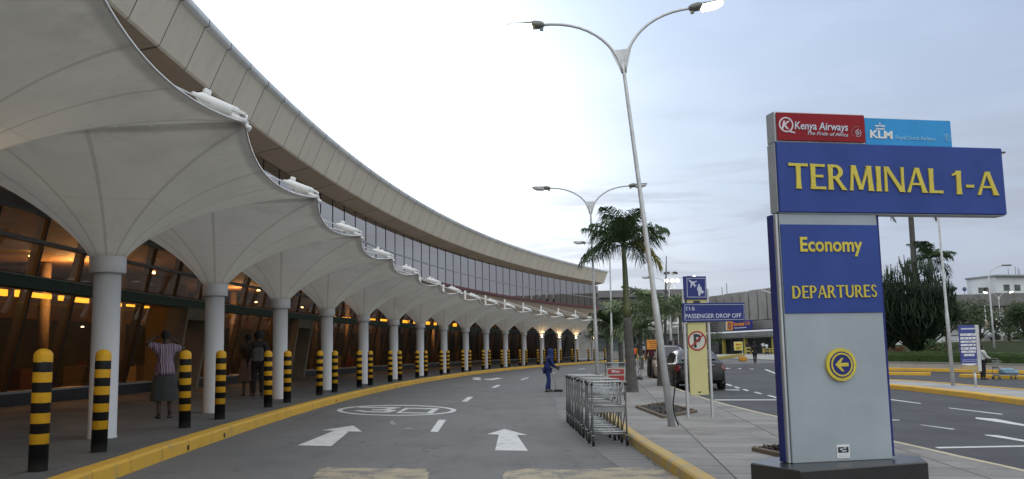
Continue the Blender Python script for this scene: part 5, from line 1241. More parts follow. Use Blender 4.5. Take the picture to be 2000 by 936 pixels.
palm('palm_tree', 'tall royal palm with a thick grey trunk and green crownshaft between the lamp posts', pb, pt + Vector((0, 0, .0)), .17, .105, 21, 1.62, .64, 11, shaft=.44, nl=50, droop=(.3, 1.5), els=(-.22, 1.5), w=.030, yellow=1, bulge=.05, curl=1.25, group=None)
spr = MB(); 
pb2 = atY(1290, 752, 34); pb2 = Vector((pb2.x, 34, g(pb2.x, 34) + .15)); pt2 = atY(1288, 622, 34)
palm('palm_tree', 'small palm with long arching green fronds behind the leaning lamp post', pb2, pt2, .13, .10, 16, 2.2, .66, 5, nl=50, droop=(.6, 1.4), els=(.05, 1.2), w=.035, curl=.7, leaf=LEAFL, azs=[3.1, 2.6, 3.6, .2, 4.4, 1.6, 5.6, 3.3])
for (px, py, Y, top, sd, nf, L, lab) in ((1190, 706, 52, 632, 21, 30, 1.45, 'bushy fan palm in front of the last canopy columns'), (1213, 706, 56, 628, 22, 30, 1.5, 'fan palm with dark fronds partly behind the tall palm trunk'), (1252, 702, 60, 645, 23, 22, 1.3, 'small dark palm just right of the tall palm trunk'), (1330, 700, 75, 608, 24, 20, 2.2, 'feathery palm behind the left edge of the drop-off sign')):
    b = atY(px, py, Y); b.z = g(b.x, Y) + .1; palm('palm_tree', lab, b, atY(px - 2, top, Y), .16, .13, nf, L, .6, sd, nl=26, droop=(.5, 1.5), els=(-.5, 1.4), w=.05, group=None, curl=.7)
# tall palm trunk and feather palm in the planted verge
b = atY(1798, 690, 64); b.z = vz(b.x, 64); palm('palm_tree', 'very tall slender palm trunk rising out of the spiky tree behind the terminal sign', b, atY(1776, 385, 64), .26, .17, 12, 2.6, .8, 31, nl=26, droop=(1.0, 1.9), els=(-.2, 1.2), w=.07)
b = atY(1822, 690, 64); b.z = vz(b.x, 64); palm('palm_tree', 'wind-blown feather palm beside the white lamp post right of the terminal sign', b, atY(1816, 505, 64), .2, .14, 16, 1.9, .75, 32, nl=30, droop=(.6, 1.7), els=(-.2, 1.3), w=.07, azs=[.2, .9, 1.4, 2.8, 3.4, 4.0, .5, 5.2, 1.9, 6.0])
# candelabra euphorbia
def candelabra(label, base, H, Rr, n, seed):
    rr = random.Random(seed); t = thing('candelabra_tree', label, 'tree', base)
    MB().tube([(0, 0, -.2), (.05, 0, .5), (0, .05, 1.2)], [.45, .36, .32], 10).build('trunk', BARK, t); c = MB()
    for k in range(n):
        az = rr.uniform(0, 6.283); q = math.sqrt(rr.random()); R1 = Rr * q; h = H * (1 - .32 * q * q) * rr.uniform(.62, 1.04); p0 = Vector((0, 0, rr.uniform(.2, 1.0))); pts = []
        for j in range(7):
            u = j / 6; r_ = R1 * min(1.0, (u * 1.35)) ** 1.05; pts.append(Vector((math.cos(az + .2 * u) * r_, math.sin(az + .2 * u) * r_, p0.z + (h - p0.z) * u ** 1.15)) + Vector((rr.uniform(-.13, .13), rr.uniform(-.13, .13), 0)))
        rb = rr.uniform(.045, .07); c.tube(pts, [rb * .9, rb, rb * .9, rb * .9, rb * .8, rb * .8, rb * .35], 5)
        for m_ in range(rr.randint(3, 6)):
            i = rr.randint(2, 5); b = pts[i]; a2 = rr.uniform(0, 6.283); l = rr.uniform(.5, 1.3); e = Vector((math.cos(a2), math.sin(a2), 0)) * l * .38
            c.tube([b, b + e * .7 + Vector((0, 0, l * .25)), b + e + Vector((0, 0, l * .65)), b + e * 1.02 + Vector((0, 0, l))], [rb * .8, rb * .85, rb * .8, rb * .35], 5)
    for k in range(n * 16):                          # small leaves and dead arms between the stems
        a2 = rr.uniform(0, 6.283); q = math.sqrt(rr.random()); z = H * rr.uniform(.22 + .45 * q, .97 - .3 * q * q); q = Vector((math.cos(a2) * Rr * q, math.sin(a2) * Rr * q, z)); d = Vector((rr.gauss(0, .6), rr.gauss(0, .6), rr.gauss(0, 1))).normalized(); e = d.orthogonal().normalized(); s_ = rr.uniform(.05, .16)
        c.add([q - d * s_, q - e * s_ * .35, q + d * s_, q + e * s_ * .35], [(0, 1, 2, 3)])
    c.build('crown', m_leaf('succulent_green', (.012, .021, .014), (.022, .034, .020), sc=.8), t); return t
b = atY(1792, 690, 62); b.z = vz(b.x, 62); hh = atY(1790, 500, 62).z - b.z
candelabra('large candelabra tree of many upright dark green arms behind the terminal sign', b, hh, 2.7, 210, 3)
b = atY(1738, 690, 63); b.z = vz(b.x, 63); candelabra('smaller candelabra tree showing at the right edge of the terminal sign', b, atY(1738, 545, 63).z - b.z, 1.4, 110, 4)
def leafy(name, label, cat, base, H, R, seed, m=LEAFD, trunk=.14, n=1500, leaf=.16, clumps=9, low=.35, group=None, flat=.8):
    rr = random.Random(seed); t = thing(name, label, cat, base, 0, group); c = MB(); tr = MB(); cl = []
    for k in range(clumps):
        a = k * 2.4 + rr.uniform(-.4, .4); q = math.sqrt((k + .5) / clumps); cl.append((Vector((math.cos(a) * R * .62 * q, math.sin(a) * R * .62 * q, H * (low + (1 - low) * rr.uniform(.25, .85)))), R * rr.uniform(.34, .52)))
    if trunk:
        tr.tube([(0, 0, -.2), (.03, .02, H * .22), (0, 0, H * .42)], [trunk * 1.2, trunk, trunk * .7], 8)
        for c_, r_ in cl: tr.tube([(0, 0, H * .22), c_ * .55 + Vector((0, 0, H * .10)), c_], [trunk * .6, trunk * .35, trunk * .12], 5)
        tr.build('trunk', BARK, t)
    for k in range(n):
        c_, r_ = cl[rr.randrange(clumps)]; d = Vector((rr.gauss(0, 1), rr.gauss(0, 1), rr.gauss(0, 1))).normalized() * r_ * rr.uniform(.3, 1.08); d.z *= flat; p = c_ + d
        if p.z < .05: continue
        u = Vector((rr.gauss(0, 1), rr.gauss(0, 1), rr.gauss(0, .6))).normalized(); v = u.orthogonal().normalized(); s_ = leaf * rr.uniform(.6, 1.3)
        c.add([p - u * s_, p - v * s_ * .45, p + u * s_, p + v * s_ * .45], [(0, 1, 2, 3)])
    c.build('crown', m, t); return t
for (px, Y, tp, R, sd, lab) in ((1850, 78, 585, 2.6, 1, 'dark rounded tree just right of the white lamp post'), (1884, 92, 592, 3.4, 2, 'broad dark tree behind the blue information board'), (1914, 110, 603, 3.2, 3, 'mid-sized tree behind the single arm street lamp'), (1972, 96, 603, 2.9, 4, 'wide spreading tree below the pale far terminal at the right edge'), (2003, 90, 590, 2.2, 5, 'tree cut by the right edge of the picture')):
    b = atY(px, 670, Y); b.z = vz(b.x, Y) if Y < 100 else .6; leafy('tree', lab, 'tree', b, atY(px, tp, Y).z - b.z, R, sd, leaf=.17, n=1700, low=.3)
for (px, py, Y, H, R, sd, m, lab) in ((1752, 688, 61, .9, 1.0, 6, m_leaf('red_leaf', (.06, .016, .014), (.10, .03, .02)), 'low reddish bush between the terminal sign and the candelabra tree'), (1836, 686, 60, 1.6, 1.1, 7, LEAFP, 'green bush at the foot of the spiky tree beside the white lamp post'), (1975, 668, 84, 1.4, 1.2, 8, LEAFD, 'round dark bush on the slope at the far right'), (1994, 662, 90, 1.6, 1.0, 9, LEAFD, 'small dark bush at the right edge on the slope'), (1822, 688, 60.5, .6, 1.5, 12, LEAFY, 'low dry yellowish plants behind the hedge'), (1392, 700, 95, 5.0, 1.6, 10, LEAFD, 'dark shrub against the far terminal right of the drop-off sign')):
    b = atY(px, py, Y); b.z = (vz(b.x, Y) if px > 1700 else -.1); leafy('bush', lab, 'bush', b, H, R, sd, m, 0, 700, .09, 7, .1)
# clipped hedge on the retaining wall
HM = m_leaf('hedge_leaf', (.016, .030, .010), (.030, .050, .016), sc=3)
v0, v1, v2 = [p.copy() for p in vergeP]
def hedge_run(P, label):
    rr = random.Random(8); t = thing('hedge', label, 'hedge', (P[0].x, P[0].y, 0)); o = Vector((P[0].x, P[0].y, 0)); core = MB(); lf = MB(); D = dens(P, .5, False); secs = []
    for i, p in enumerate(D):
        a = D[max(0, i - 1)]; b = D[min(len(D) - 1, i + 1)]; tt = (b - a).normalized(); nn = Vector((-tt.y, tt.x)); z = g(p.x, p.y) + .45
        sec = []
        for u, v in ((0, -.1), (-.02, .5), (.08, .72), (.8, .74), (.95, .5), (.95, -.1)): sec.append(Vector((p.x + nn.x * (.72 + u), p.y + nn.y * (.72 + u), z + v + rr.uniform(-.03, .03))) - o)
        secs.append(sec)
        for k in range(46):
            u = rr.uniform(-.05, .98); v = rr.uniform(.0, .78) if rr.random() < .6 else .76
            if v < .7: u = rr.uniform(-.06, .04)
            q = Vector((p.x + nn.x * (.72 + u) + tt.x * rr.uniform(-.3, .3), p.y + nn.y * (.72 + u) + tt.y * rr.uniform(-.3, .3), z + v + rr.uniform(-.04, .06))) - o
            d = Vector((rr.gauss(0, 1), rr.gauss(0, 1), rr.gauss(0, .7))).normalized(); e = d.orthogonal().normalized(); s_ = rr.uniform(.035, .075); lf.add([q - d * s_, q - e * s_ * .5, q + d * s_, q + e * s_ * .5], [(0, 1, 2, 3)])
    core.loft(secs, smooth=False, caps=True); o_ = len(lf.v); lf.v += core.v; lf.f += [[i + o_ for i in f] for f in core.f]; lf.m += core.m; lf.sm += core.sm
    lf.build('foliage', HM, t)
hedge_run([v0, v1, v2], 'long clipped green hedge on the low wall behind the median')
secs = []; D = dens([v0, v1, v2], 2, False); o = Vector((v0.x, v0.y, 0)); cap = []
for i, p in enumerate(D):
    a = D[max(0, i - 1)]; b = D[min(len(D) - 1, i + 1)]; tt = (b - a).normalized(); nn = Vector((-tt.y, tt.x)); z = g(p.x, p.y)
    secs.append([Vector((p.x + nn.x * u, p.y + nn.y * u, z + v)) - o for u, v in ((.36, -.1), (.36, .50), (.66, .50), (.66, -.1))]); cap.append([Vector((p.x + nn.x * u, p.y + nn.y * u, z + v)) - o for u, v in ((.32, .502), (.32, .56), (.70, .56), (.70, .502))])
rw = thing('retaining_wall', 'low grey retaining wall with a coping below the long hedge', 'wall', o); MB().loft(secs, smooth=False, close=True, caps=True).build('wall', CONC, rw); MB().loft(cap, smooth=False, close=True, caps=True).build('coping', mat('coping', (.2, .2, .2), .8), rw)

# ------------------------------------------------------------------ far terminal (concrete panels), right-hand buildings
CPAN = m_asphalt('concrete_panel', (.205, .20, .195), (.26, .255, .25), .25, False); CDRK = mat('shadow_gap', (.02, .02, .022), .8); CMID = m_asphalt('concrete_band', (.13, .13, .132), (.165, .165, .167), .2, False); SHOP = mat('shopfront_glass', (.06, .075, .075), .15, vary=.5, vs=.6); YCOL = mat('yellow_column', (.30, .26, .05), .6); SHOPW = mat('shop_wall', (.17, .175, .13), .7, vary=.4, vs=.3)
fA = atY(1380, 640, 176); fB = atY(1519, 622, 150); fd = Vector((fB.x - fA.x, fB.y - fA.y, 0)).normalized()
fB2 = fB + fd * 17; fA2 = fA - fd * 26
ft_ = thing('far_terminal', 'distant concrete terminal with tall panel parapet and shopfronts under a canopy', 'building', (fA.x, fA.y, 0), math.atan2(fd.y, fd.x))
def fl_(p): d = p - Vector((fA.x, fA.y, 0)); return d.dot(fd)
zt1 = atY(1518, 561, 150).z; zt0 = atY(1385, 578, 175).z; zp1 = atY(1518, 622, 150).z; zb1 = atY(1518, 657, 150).z
ztop = (zt1 + zt0) / 2; zp = zp1; L0x, L1x = -26, fl_(fB2)
k = 0; x = 0.0; pan = MB(); step_ = 3.15
x = -24.0
while x < L1x:
    pan.bbox((x + step_ / 2, .35, (zp + ztop) / 2 + random.uniform(-.05, .05)), (step_ - .5, .5, ztop - zp), .05); x += step_
pan.build('parapet_panel', CPAN, ft_)
MB().box(((L0x + L1x) / 2, 6, (ztop + zp) / 2 - .5), (L1x - L0x, 10.6, ztop - zp - .3)).build('upper_wall', CDRK, ft_)
MB().bbox(((L0x + L1x) / 2, -.8, zp - (zp - zb1) * .32), (L1x - L0x, 2.6, (zp - zb1) * .50), .05).build('canopy_band', CMID, ft_)
MB().bbox(((L0x + L1x) / 2, -1.6, zb1 + (zp - zb1) * .16), (L1x - L0x, 4.2, (zp - zb1) * .28), .05).build('canopy_band', CMID, ft_)
MB().box(((L0x + L1x) / 2, -1.7, zb1 - .02), (L1x - L0x, 4.26, .10)).build('canopy_edge', mat('pale_edge', (.15, .15, .15), .7), ft_)
MB().box(((L0x + L1x) / 2, 3.5, zb1 / 2), (L1x - L0x, 5, zb1)).build('shop_wall', SHOPW, ft_)
rr = random.Random(2); x = L0x + 1
while x < L1x - 4:
    wv = rr.uniform(2.0, 3.6); MB().bbox((x + wv / 2, .96, zb1 * .48), (wv, .12, zb1 * .8), .02).build('shop_window', SHOP, ft_); x += wv + rr.uniform(.3, 1.0)
for px in (1414, 1511, 1456, 1350): 
    d = Vector(rayd(px, 670)); tq = ((Vector((fA.x, fA.y, 0)) + Vector((fd.y, -fd.x, 0)) * 3).dot(Vector((fd.y, -fd.x, 0)))) / d.dot(Vector((fd.y, -fd.x, 0))); p = d * tq
    xx = (p - Vector((fA.x, fA.y, 0))).dot(fd); MB().bbox((xx, -3, zb1 / 2 - .1), (.5, .5, zb1 + .2), .03).build('yellow_column', YCOL, ft_)
# the far terminal's own name board
def fpl(px, py, off):
    nn = Vector((fd.y, -fd.x, 0)); P = Vector((fA.x, fA.y, 0)) + nn * off; p = atpl(px, py, P, nn) - Vector((fA.x, fA.y, 0)); return p.dot(fd), p.z
x0, z1 = fpl(1420, 628, 3.9); x1, z0 = fpl(1469, 642.5, 3.9); tsb = MB().bbox(((x0 + x1) / 2, -3.9, (z0 + z1) / 2), (x1 - x0, .3, z1 - z0), .03).build('name_board', mat('name_board_blue', (.02, .02, .17), .4), ft_)
xo = x0 + (x1 - x0) * .27; MB().bbox(((x0 + xo) / 2 + .12, -4.07, (z0 + z1) / 2), (xo - x0 - .3, .06, z1 - z0), .02).build('orange_square', ORG, tsb); MB().bbox((x0 + .05, -3.95, (z0 + z1) / 2), (.25, .32, z1 - z0), .02).build('board_end', SWHT, tsb)
MB().ring((0, 0), .36, .55, 0, .05, 20, 0, T((x0 + xo) / 2 + .12, -4.1, (z0 + z1) / 2) @ Matrix.Rotation(math.pi / 2, 4, 'X')).build('emblem', SNAVY, tsb)
text('Terminal', 'lettering', ORG, tsb, T(xo + .15, -4.06, z0 + (z1 - z0) * .45), (x1 - xo) * .62, (z1 - z0) * .38, .04, .03); roman('1-B', 'lettering', ORG, tsb, T(xo + .15 + (x1 - xo) * .68, -4.06, z0 + (z1 - z0) * .45), (x1 - xo) * .24, (z1 - z0) * .38, .04); text('International', 'lettering', SWHT, tsb, T(xo + .6, -4.06, z0 + (z1 - z0) * .16), (x1 - xo) * .65, (z1 - z0) * .13, .03, .02)
for px, py in ((1410, 561), (1419, 553), (1479, 565), (1443, 571)):
    x_, z_ = fpl(px, py, -2); MB().tube([(x_, 2, ztop - .8), (x_, 2, z_)], .06, 5).build('roof_aerial', DGREY, ft_)
# white T-shaped canopy posts in front of it
for px, Y, top, y1, lab in ((1266, 120, 617, 697, 'white T-shaped canopy post with a lit strip behind the palms'), (1327, 130, 620, 690, 'white T-shaped canopy post beside the left edge of the drop-off sign')):
    b = atY(px + 2, y1, Y); tp = atY(px, top, Y); t = thing('canopy_post', lab, 'post', b, 0, 'white T-shaped canopy posts'); h = tp.z - b.z
    MB().bbox((0, 0, h / 2 - .3), (.42, .42, h + .6), .04).build('post', STEELW, t); 
    mb = MB()
    for s_ in (-1, 1): mb.loft([[Vector((s_ * x, y, z)) for y, z in ((-1.2, h - .95 + q), (1.2, h - .95 + q), (1.2, h - .75 + q), (-1.2, h - .75 + q))] for x, q in ((.2, 0), (1.4, .1), (2.1, .35))], smooth=False, close=True, caps=True)
    mb.build('canopy_wing', STEELW, t)
    if px < 1300: MB().bbox((-.55, -1.25, h - .55), (.75, .06, .14), .01).build('strip_light', LENS_ON, t)
# building beyond the roof end
q0 = atY(1164, 690, 165); q1 = atY(1345, 690, 165); bz = atY(1200, 565, 165).z; ob = thing('office_block', 'flat roofed grey block between the terminal roof end and the tall palm', 'building', (q0.x, 165, 0)); Lx = q1.x - q0.x
MB().box((Lx / 2 - 2, 8, bz / 2 - .8), (Lx + 6, 15, bz - 1.6)).build('wall', CPAN, ob); MB().bbox((Lx / 2 - 2, 7.6, bz - .9), (Lx + 7, 17, 1.3), .05).build('roof_slab', CMID, ob)
for k in range(7): MB().box((1.0 + k * 2.4, .45, bz - 3.2), (1.9, .12, 1.3)).build('window', SHOP, ob)
MB().box((Lx / 2, -.2, bz * .36), (Lx + 4, 1.6, .9)).build('canopy', CMID, ob)
for k in range(6): MB().box((.8 + k * 2.9, .42, bz * .2), (2.2, .12, bz * .22)).build('window', SHOP, ob)
# right-hand far terminal: ribbed concrete with a white block on top
ra = atY(1850, 590, 180); rz1 = atY(1900, 577, 180).z; rb = thing('ribbed_building', 'long ribbed concrete building with a dark parapet behind the trees at the far right', 'building', (ra.x - 24, 180, -.5))
MB().box((50, 6, rz1 / 2), (100, 12, rz1)).build('wall', CPAN, rb); MB().bbox((50, -.4, rz1 - .5), (101, 1.2, 2.4), .05).build('parapet', CMID, rb)
rib = MB()
for k in range(46): rib.bbox((2 + k * 2.15, -.45, rz1 / 2 - 1), (.5, .9, rz1 - 2.2), .05)
rib.build('wall_rib', CPAN, rb)
wa = atY(1946, 576, 184); wz = atY(1946, 540, 184).z - rz1; 
wb = thing('control_block', 'white rooftop block with small dark windows on the ribbed building', 'building', (wa.x, 184, rz1 - .6), R_(14)); WALLW = mat('white_render', (.50, .53, .56), .7, vs=.3)
MB().box((14, 4, wz / 2 + .9), (28, 8, wz - .6)).build('wall', WALLW, wb); MB().bbox((14, 3.6, wz + .75), (28.6, 9, .35), .03).build('roof_slab', mat('grey_roof', (.2, .21, .22), .7), wb)
for k in range(8): MB().bbox((2.2 + k * 3.4, .25, .3), (.35, .35, 1.4), .02).build('stilt', WALLW, wb)
for x_ in (2.6, 5.2, 9.0, 12.5): MB().bbox((x_, -.02, wz * .58), (1.4, .12, 1.25), .02).build('window', SHOP, wb)
l2 = thing('rooftop_wing', 'pale left wing of the rooftop block with three dark windows', 'building', (atY(1913, 576, 186).x, 186, rz1 - .6), R_(-9)); lw = (wa - atY(1913, 576, 186)).length - .3; wz2 = atY(1915, 549, 186).z - rz1
MB().box((lw / 2, 3, wz2 / 2 + .8), (lw, 6, wz2 - .4)).build('wall', WALLW, l2)
for x_, wv in ((lw * .22, 1.6), (lw * .42, .6), (lw * .55, .6), (lw * .85, .3)): MB().bbox((x_, -.02, wz2 * .6), (wv, .12, 1.1), .02).build('window', SHOP, l2)
for k, (px, py) in enumerate(((1973, 535), (1978, 522), (1991, 518), (1996, 520), (1999, 524))):
    p = atY(px, py, 186); MB().tube([(p.x - l2.location.x, 4, wz2 + .2), (p.x - l2.location.x, 4, p.z - l2.location.z)], .05, 5).build('roof_aerial', DGREY, l2)
p = atY(1884, 569, 182); ds_ = MB().ball((0, 0, 1.2), .45, 10, sc=(1, .4, 1)).tube([(0, 0, -.3), (0, 0, 1.0)], .06, 6).build('satellite_dish', mat('dish_blue', (.05, .07, .14), .5), rb, (p.x - rb.location.x, 2, rz1 + .7))
# pale low house seen under the candelabra tree
hp = atY(1752, 690, 92); hs = thing('low_house', 'pale low building glimpsed under the spiky trees behind the hedge', 'building', (hp.x - 4, 92, -.3)); MB().box((5.5, 3, 2.6), (12, 6, 5.2)).build('wall', WALLW, hs)
for x_, z_ in ((3.2, 1.8), (5.8, 1.8)): MB().bbox((x_, -.03, z_), (1.0, .14, 1.2), .02).build('window', SHOP, hs)
for k in range(3): MB().bbox((5.5, -.06, .9 + k * 1.5), (11.6, .10, .08), .01).build('ledge', CMID, hs)
# wooded edge of the airport grounds far to the right, mirrored in the upper glass
rr = random.Random(77); wd = MB()
for k in range(150):
    u = rr.random(); x = 108 + 30 * rr.random() + 40 * max(0, u - .7); y = -120 + 330 * u; h = rr.uniform(9, 17); r = rr.uniform(4, 7)
    wd.tube([(x, y, -1), (x, y, h * .5)], [.3, .15], 5)
    for j in range(130):
        d = Vector((rr.gauss(0, 1), rr.gauss(0, 1), rr.gauss(0, 1))).normalized() * rr.uniform(.45, 1.05); p = Vector((x + d.x * r, y + d.y * r, h * .58 + d.z * h * .42)); a = Vector((rr.gauss(0, 1), rr.gauss(0, 1), rr.gauss(0, .6))).normalized(); b = a.orthogonal().normalized(); s_ = rr.uniform(.5, 1.3)
        wd.add([p - a * s_, p - b * s_ * .5, p + a * s_, p + b * s_ * .5], [(0, 1, 2, 3)])
tag(wd.build('woodland', LEAFD), kind='stuff')

# ------------------------------------------------------------------ vehicles
CARB = mat('black_car_paint', (.006, .007, .009), .35, vary=.2, coat=.15, spec=.3); CARG = mat('car_glass', (.012, .015, .02), .08, spec=.4); TAIL = mat('tail_light', (.13, .012, .02), .25, coat=.5); RIM = mat('wheel_rim', (.42, .43, .44), .35, .7); CARS = mat('beige_car_paint', (.22, .18, .15), .3, vary=.1, coat=.5); PLATE = mat('number_plate', (.5, .5, .45), .5)
def car(label, loc, rz, paint, L=4.9, Wd=1.85, H=1.47, wagon=False, cat='car'):
    """x across, nose towards +y, origin on the ground"""
    t = thing('parked_car', label, cat, loc, rz); hw = Wd / 2
    # outline stations from tail to nose: y, belt height, belt half width, floor height
    st = [(-L / 2, .62, .80, .36), (-L / 2 + .04, .93, .86, .27), (-L / 2 + .35, 1.02, .95, .22), (-L * .27, 1.0, .99, .2), (0, .97, 1.0, .2), (L * .2, .96, 1.0, .2), (L * .30, .93, .98, .2), (L * .43, .83, .93, .22), (L / 2 - .06, .66, .84, .25), (L / 2, .50, .74, .32)]
    secs = []
    for y, zb_, wv, zf in st:
        w = hw * wv; zb_ = zb_ * H / 1.47
        half = [(w * .90, zf), (w * .985, zf + .06), (w, zf + (zb_ - zf) * .45), (w * .985, zb_ - .10), (w * .93, zb_ - .01), (w * .55, zb_ + .03), (0, zb_ + .045)]
        secs.append([Vector((x, y, z)) for x, z in half] + [Vector((-x, y, z)) for x, z in half[-2::-1]])
    b = MB().loft(secs, close=True, caps=True)
    # greenhouse
    if wagon: gs = [(-L * .46, 1.0, .0, .86), (-L * .44, H * .80, .70, .84), (-L * .38, H * .985, 1, .74), (-L * .1, H * 1.01, 1, .77), (L * .06, H * .99, 1, .76), (L * .20, H * .78, .6, .83), (L * .29, .98 * H / 1.47, 0, .88)]
    else: gs = [(-L * .405, 1.04 * H / 1.47, 0, .80), (-L * .31, H * .87, .6, .76), (-L * .20, H * .975, 1, .70), (-L * .06, H * 1.0, 1, .72), (L * .06, H * .985, 1, .72), (L * .17, H * .85, .6, .80), (L * .28, .96 * H / 1.47, 0, .88)]
    sec = []
    for y, zt_, k, wv in gs:
        w = hw * wv; w0_ = hw * .93; zb_ = .95 * H / 1.47
        half = [(w0_, zb_), (w + (w0_ - w) * .35, zb_ + (zt_ - zb_) * .6), (w, zb_ + (zt_ - zb_) * .88), (w * .8, zt_), (0, zt_ + .02)]
        sec.append([Vector((x, y, z)) for x, z in half] + [Vector((-x, y, z)) for x, z in half[-2::-1]])
    b.loft(sec); b.build('body', paint, t)
    def pane(name, pts, m=CARG, th=.006): 
        n_ = (pts[1] - pts[0]).cross(pts[2] - pts[0]).normalized() * th; mb = MB(); k = len(pts)
        mb.add([p + n_ for p in pts] + [p - n_ for p in pts], [tuple(range(k)), tuple(range(2 * k - 1, k - 1, -1))] + [(i, k + i, k + (i + 1) % k, (i + 1) % k) for i in range(k)]); return mb.build(name, m, t)
    def gp_(i, j, u=.0): a = sec[i][j]; return a.copy()
    mid = len(sec[0]) // 2
    def q_(i0, i1, j0, j1, s=.1):
        P = [sec[i0][j0], sec[i1][j0], sec[i1][j1], sec[i0][j1]]; c_ = sum(P, Vector()) / 4; return [c_ + (p - c_) * (1 - s) for p in P]
    back = [sec[0][1] , sec[0][-2], sec[2][-3], sec[2][2]]
    rw_ = [Vector((x * hw, y, z)) for x, y, z in ((.66, gs[0][0] + .08, gs[0][1] + .05), (-.66, gs[0][0] + .08, gs[0][1] + .05), (-.56, gs[2][0] - .05, gs[2][1] - .04), (.56, gs[2][0] - .05, gs[2][1] - .04))]
    up_ = Vector((0, -.012, .012)); pane('rear_window', [p + up_ * 1.6 for p in rw_])
    fw_ = [Vector((x * hw, y, z)) for x, y, z in ((-.72, gs[-1][0] - .1, gs[-1][1] + .06), (.72, gs[-1][0] - .1, gs[-1][1] + .06), (.6, gs[-3][0] + .06, gs[-3][1] - .03), (-.6, gs[-3][0] + .06, gs[-3][1] - .03))]
    pane('windscreen', [p + Vector((0, .03, .03)) for p in fw_])
    for s_ in (-1, 1):
        zb_ = .99 * H / 1.47; zt_ = H * .92
        for y0, y1, y2, y3 in ((-L * .02, L * .20, L * .09, -L * .02), (-L * .25, -L * .035, -L * .035, -L * .19)):
            P = [Vector((s_ * (hw * .935 + .004), y0, zb_)), Vector((s_ * (hw * .935 + .004), y1, zb_)), Vector((s_ * (hw * .80), y2, zt_)), Vector((s_ * (hw * .80), y3, zt_))]
            pane('side_window', P if s_ > 0 else P[::-1])
        mb = MB(); mb.bbox((s_ * (hw + .09), L * .165, 1.0 * H / 1.47), (.2, .09, .14), .03); mb.build('wing_mirror', paint, t)
        mb = MB(); secs2 = [[Vector((s_ * hw * u, -L / 2 + v, z)) for z, v in zz] for u, zz in ((.76, ((.78, .018), (.82, .022), (.88, .04))), (.84, ((.72, .025), (.82, .035), (.92, .07))), (.93, ((.67, .10), (.80, .12), (.93, .20))), (.95, ((.72, .22), (.80, .24), (.90, .28))))]
        mb.loft(secs2 if s_ > 0 else secs2[::-1]); mb.v = [(x, y - .012, z) for x, y, z in mb.v]; mb.v = [(x + s_ * .012, y, z) for x, y, z in mb.v]; mb.build('tail_light', TAIL, t)
        mb = MB(); mb.ball((s_ * hw * .68, L / 2 - .14, .66 * H / 1.47), .15, 10, sc=(1.2, .6, .55)); mb.build('headlight', mat('headlight', (.6, .62, .64), .15), t)
        for y in (-L * .30, L * .30):
            w = MB().lathe([(.19, -.10), (.30, -.11), (.325, -.08), (.325, .08), (.30, .11), (.19, .10)], 24, (s_ * (hw - .105), y, .325), 0, True, Matrix.Rotation(math.pi / 2, 3, 'Y')).build('wheel', BLACK, t)
            rm = MB().lathe([(.001, .07), (.06, .08), (.18, .06), (.205, .10), (.21, .0)], 20, (s_ * (hw - .10), y, .325), 0, True, Matrix.Rotation(s_ * math.pi / 2, 3, 'Y'))
            rm.build('rim', RIM, w)
            MB().ring((0, 0), .34, .40, -.02, .012, 20, 0, T(s_ * (hw + .0), y, .325) @ Matrix.Rotation(s_ * math.pi / 2, 4, 'Y')).build('wheel_arch', BLACK, t)
        for y in (-L * .03, L * .19): MB().bbox((s_ * (hw + .002), y - .12, .80 * H / 1.47), (.03, .2, .03), .006).build('door_handle', RIM, t)
    MB().bbox((0, -L / 2 - .012, .42), (Wd * .78, .05, .16), .02).build('bumper', paint, t)
    MB().bbox((0, -L / 2 - .012, .70), (.5, .02, .12), .004).build('number_plate', PLATE, t); MB().bbox((0, -L / 2 + .005, .905 * H / 1.47), (Wd * .5, .03, .025), .005).build('chrome_strip', RIM, t)
    return t
cr = atg(1408, 757); cl_ = atg(1346, 763)
YC_ = 33.2; cc = atY(1378, 757, YC_); 
car('black saloon car at the kerb behind the drop-off sign, tail towards us', (cc.x, YC_ + 2.45, g(cc.x, YC_ + 2.45) + .005), R_(-3), CARB, 4.95, 1.88, 1.47)
c2 = atY(1322, 735, 42); car('beige estate car parked in front of the black saloon, facing us', (c2.x, 44.4, g(c2.x, 44.4) + .005), R_(176), CARS, 4.4, 1.72, 1.62, True)
for px, py, Y, rz, lab in ((1928, 660, 118, 95, 'small white car parked far off behind the information board'), (1966, 663, 112, 80, 'white car parked below the wide tree at the far right')):
    p = atY(px, py, Y); car(lab, (p.x, Y, p.z), R_(rz), mat('white_car_paint', (.5, .52, .55), .3, coat=.5), 4.3, 1.75, 1.5)

# ------------------------------------------------------------------ people
SKIN = mat('dark_skin', (.045, .026, .018), .55, vary=.1); HAIR = mat('black_hair', (.008, .007, .007), .8)
def skin_mesh(name, J, E, parent, m, sub=2, root=0):
    """one continuous surface grown round a skeleton: J = {key: (xyz, radius or (rx, ry))}, E = pairs of keys"""
    ks = list(J); me = bpy.data.meshes.new(name); me.from_pydata([J[k][0] for k in ks], [(ks.index(a), ks.index(b)) for a, b in E], []); o = bpy.data.objects.new(name, me); COL.objects.link(o)
    o.modifiers.new('skin', 'SKIN').use_smooth_shade = True
    sv = me.skin_vertices[0].data
    for i, k in enumerate(ks):
        r = J[k][1]; sv[i].radius = r if isinstance(r, tuple) else (r, r); sv[i].use_root = (i == root)
    if sub: s_ = o.modifiers.new('subdivide', 'SUBSURF'); s_.levels = sub; s_.render_levels = sub
    dg = bpy.context.evaluated_depsgraph_get(); me2 = bpy.data.meshes.new_from_object(o.evaluated_get(dg)); bpy.data.objects.remove(o); bpy.data.meshes.remove(me)
    me2.name = name; me2.materials.clear(); me2.materials.append(m); me2.polygons.foreach_set('use_smooth', [True] * len(me2.polygons))
    o = bpy.data.objects.new(name, me2); COL.objects.link(o); o.parent = parent; return o
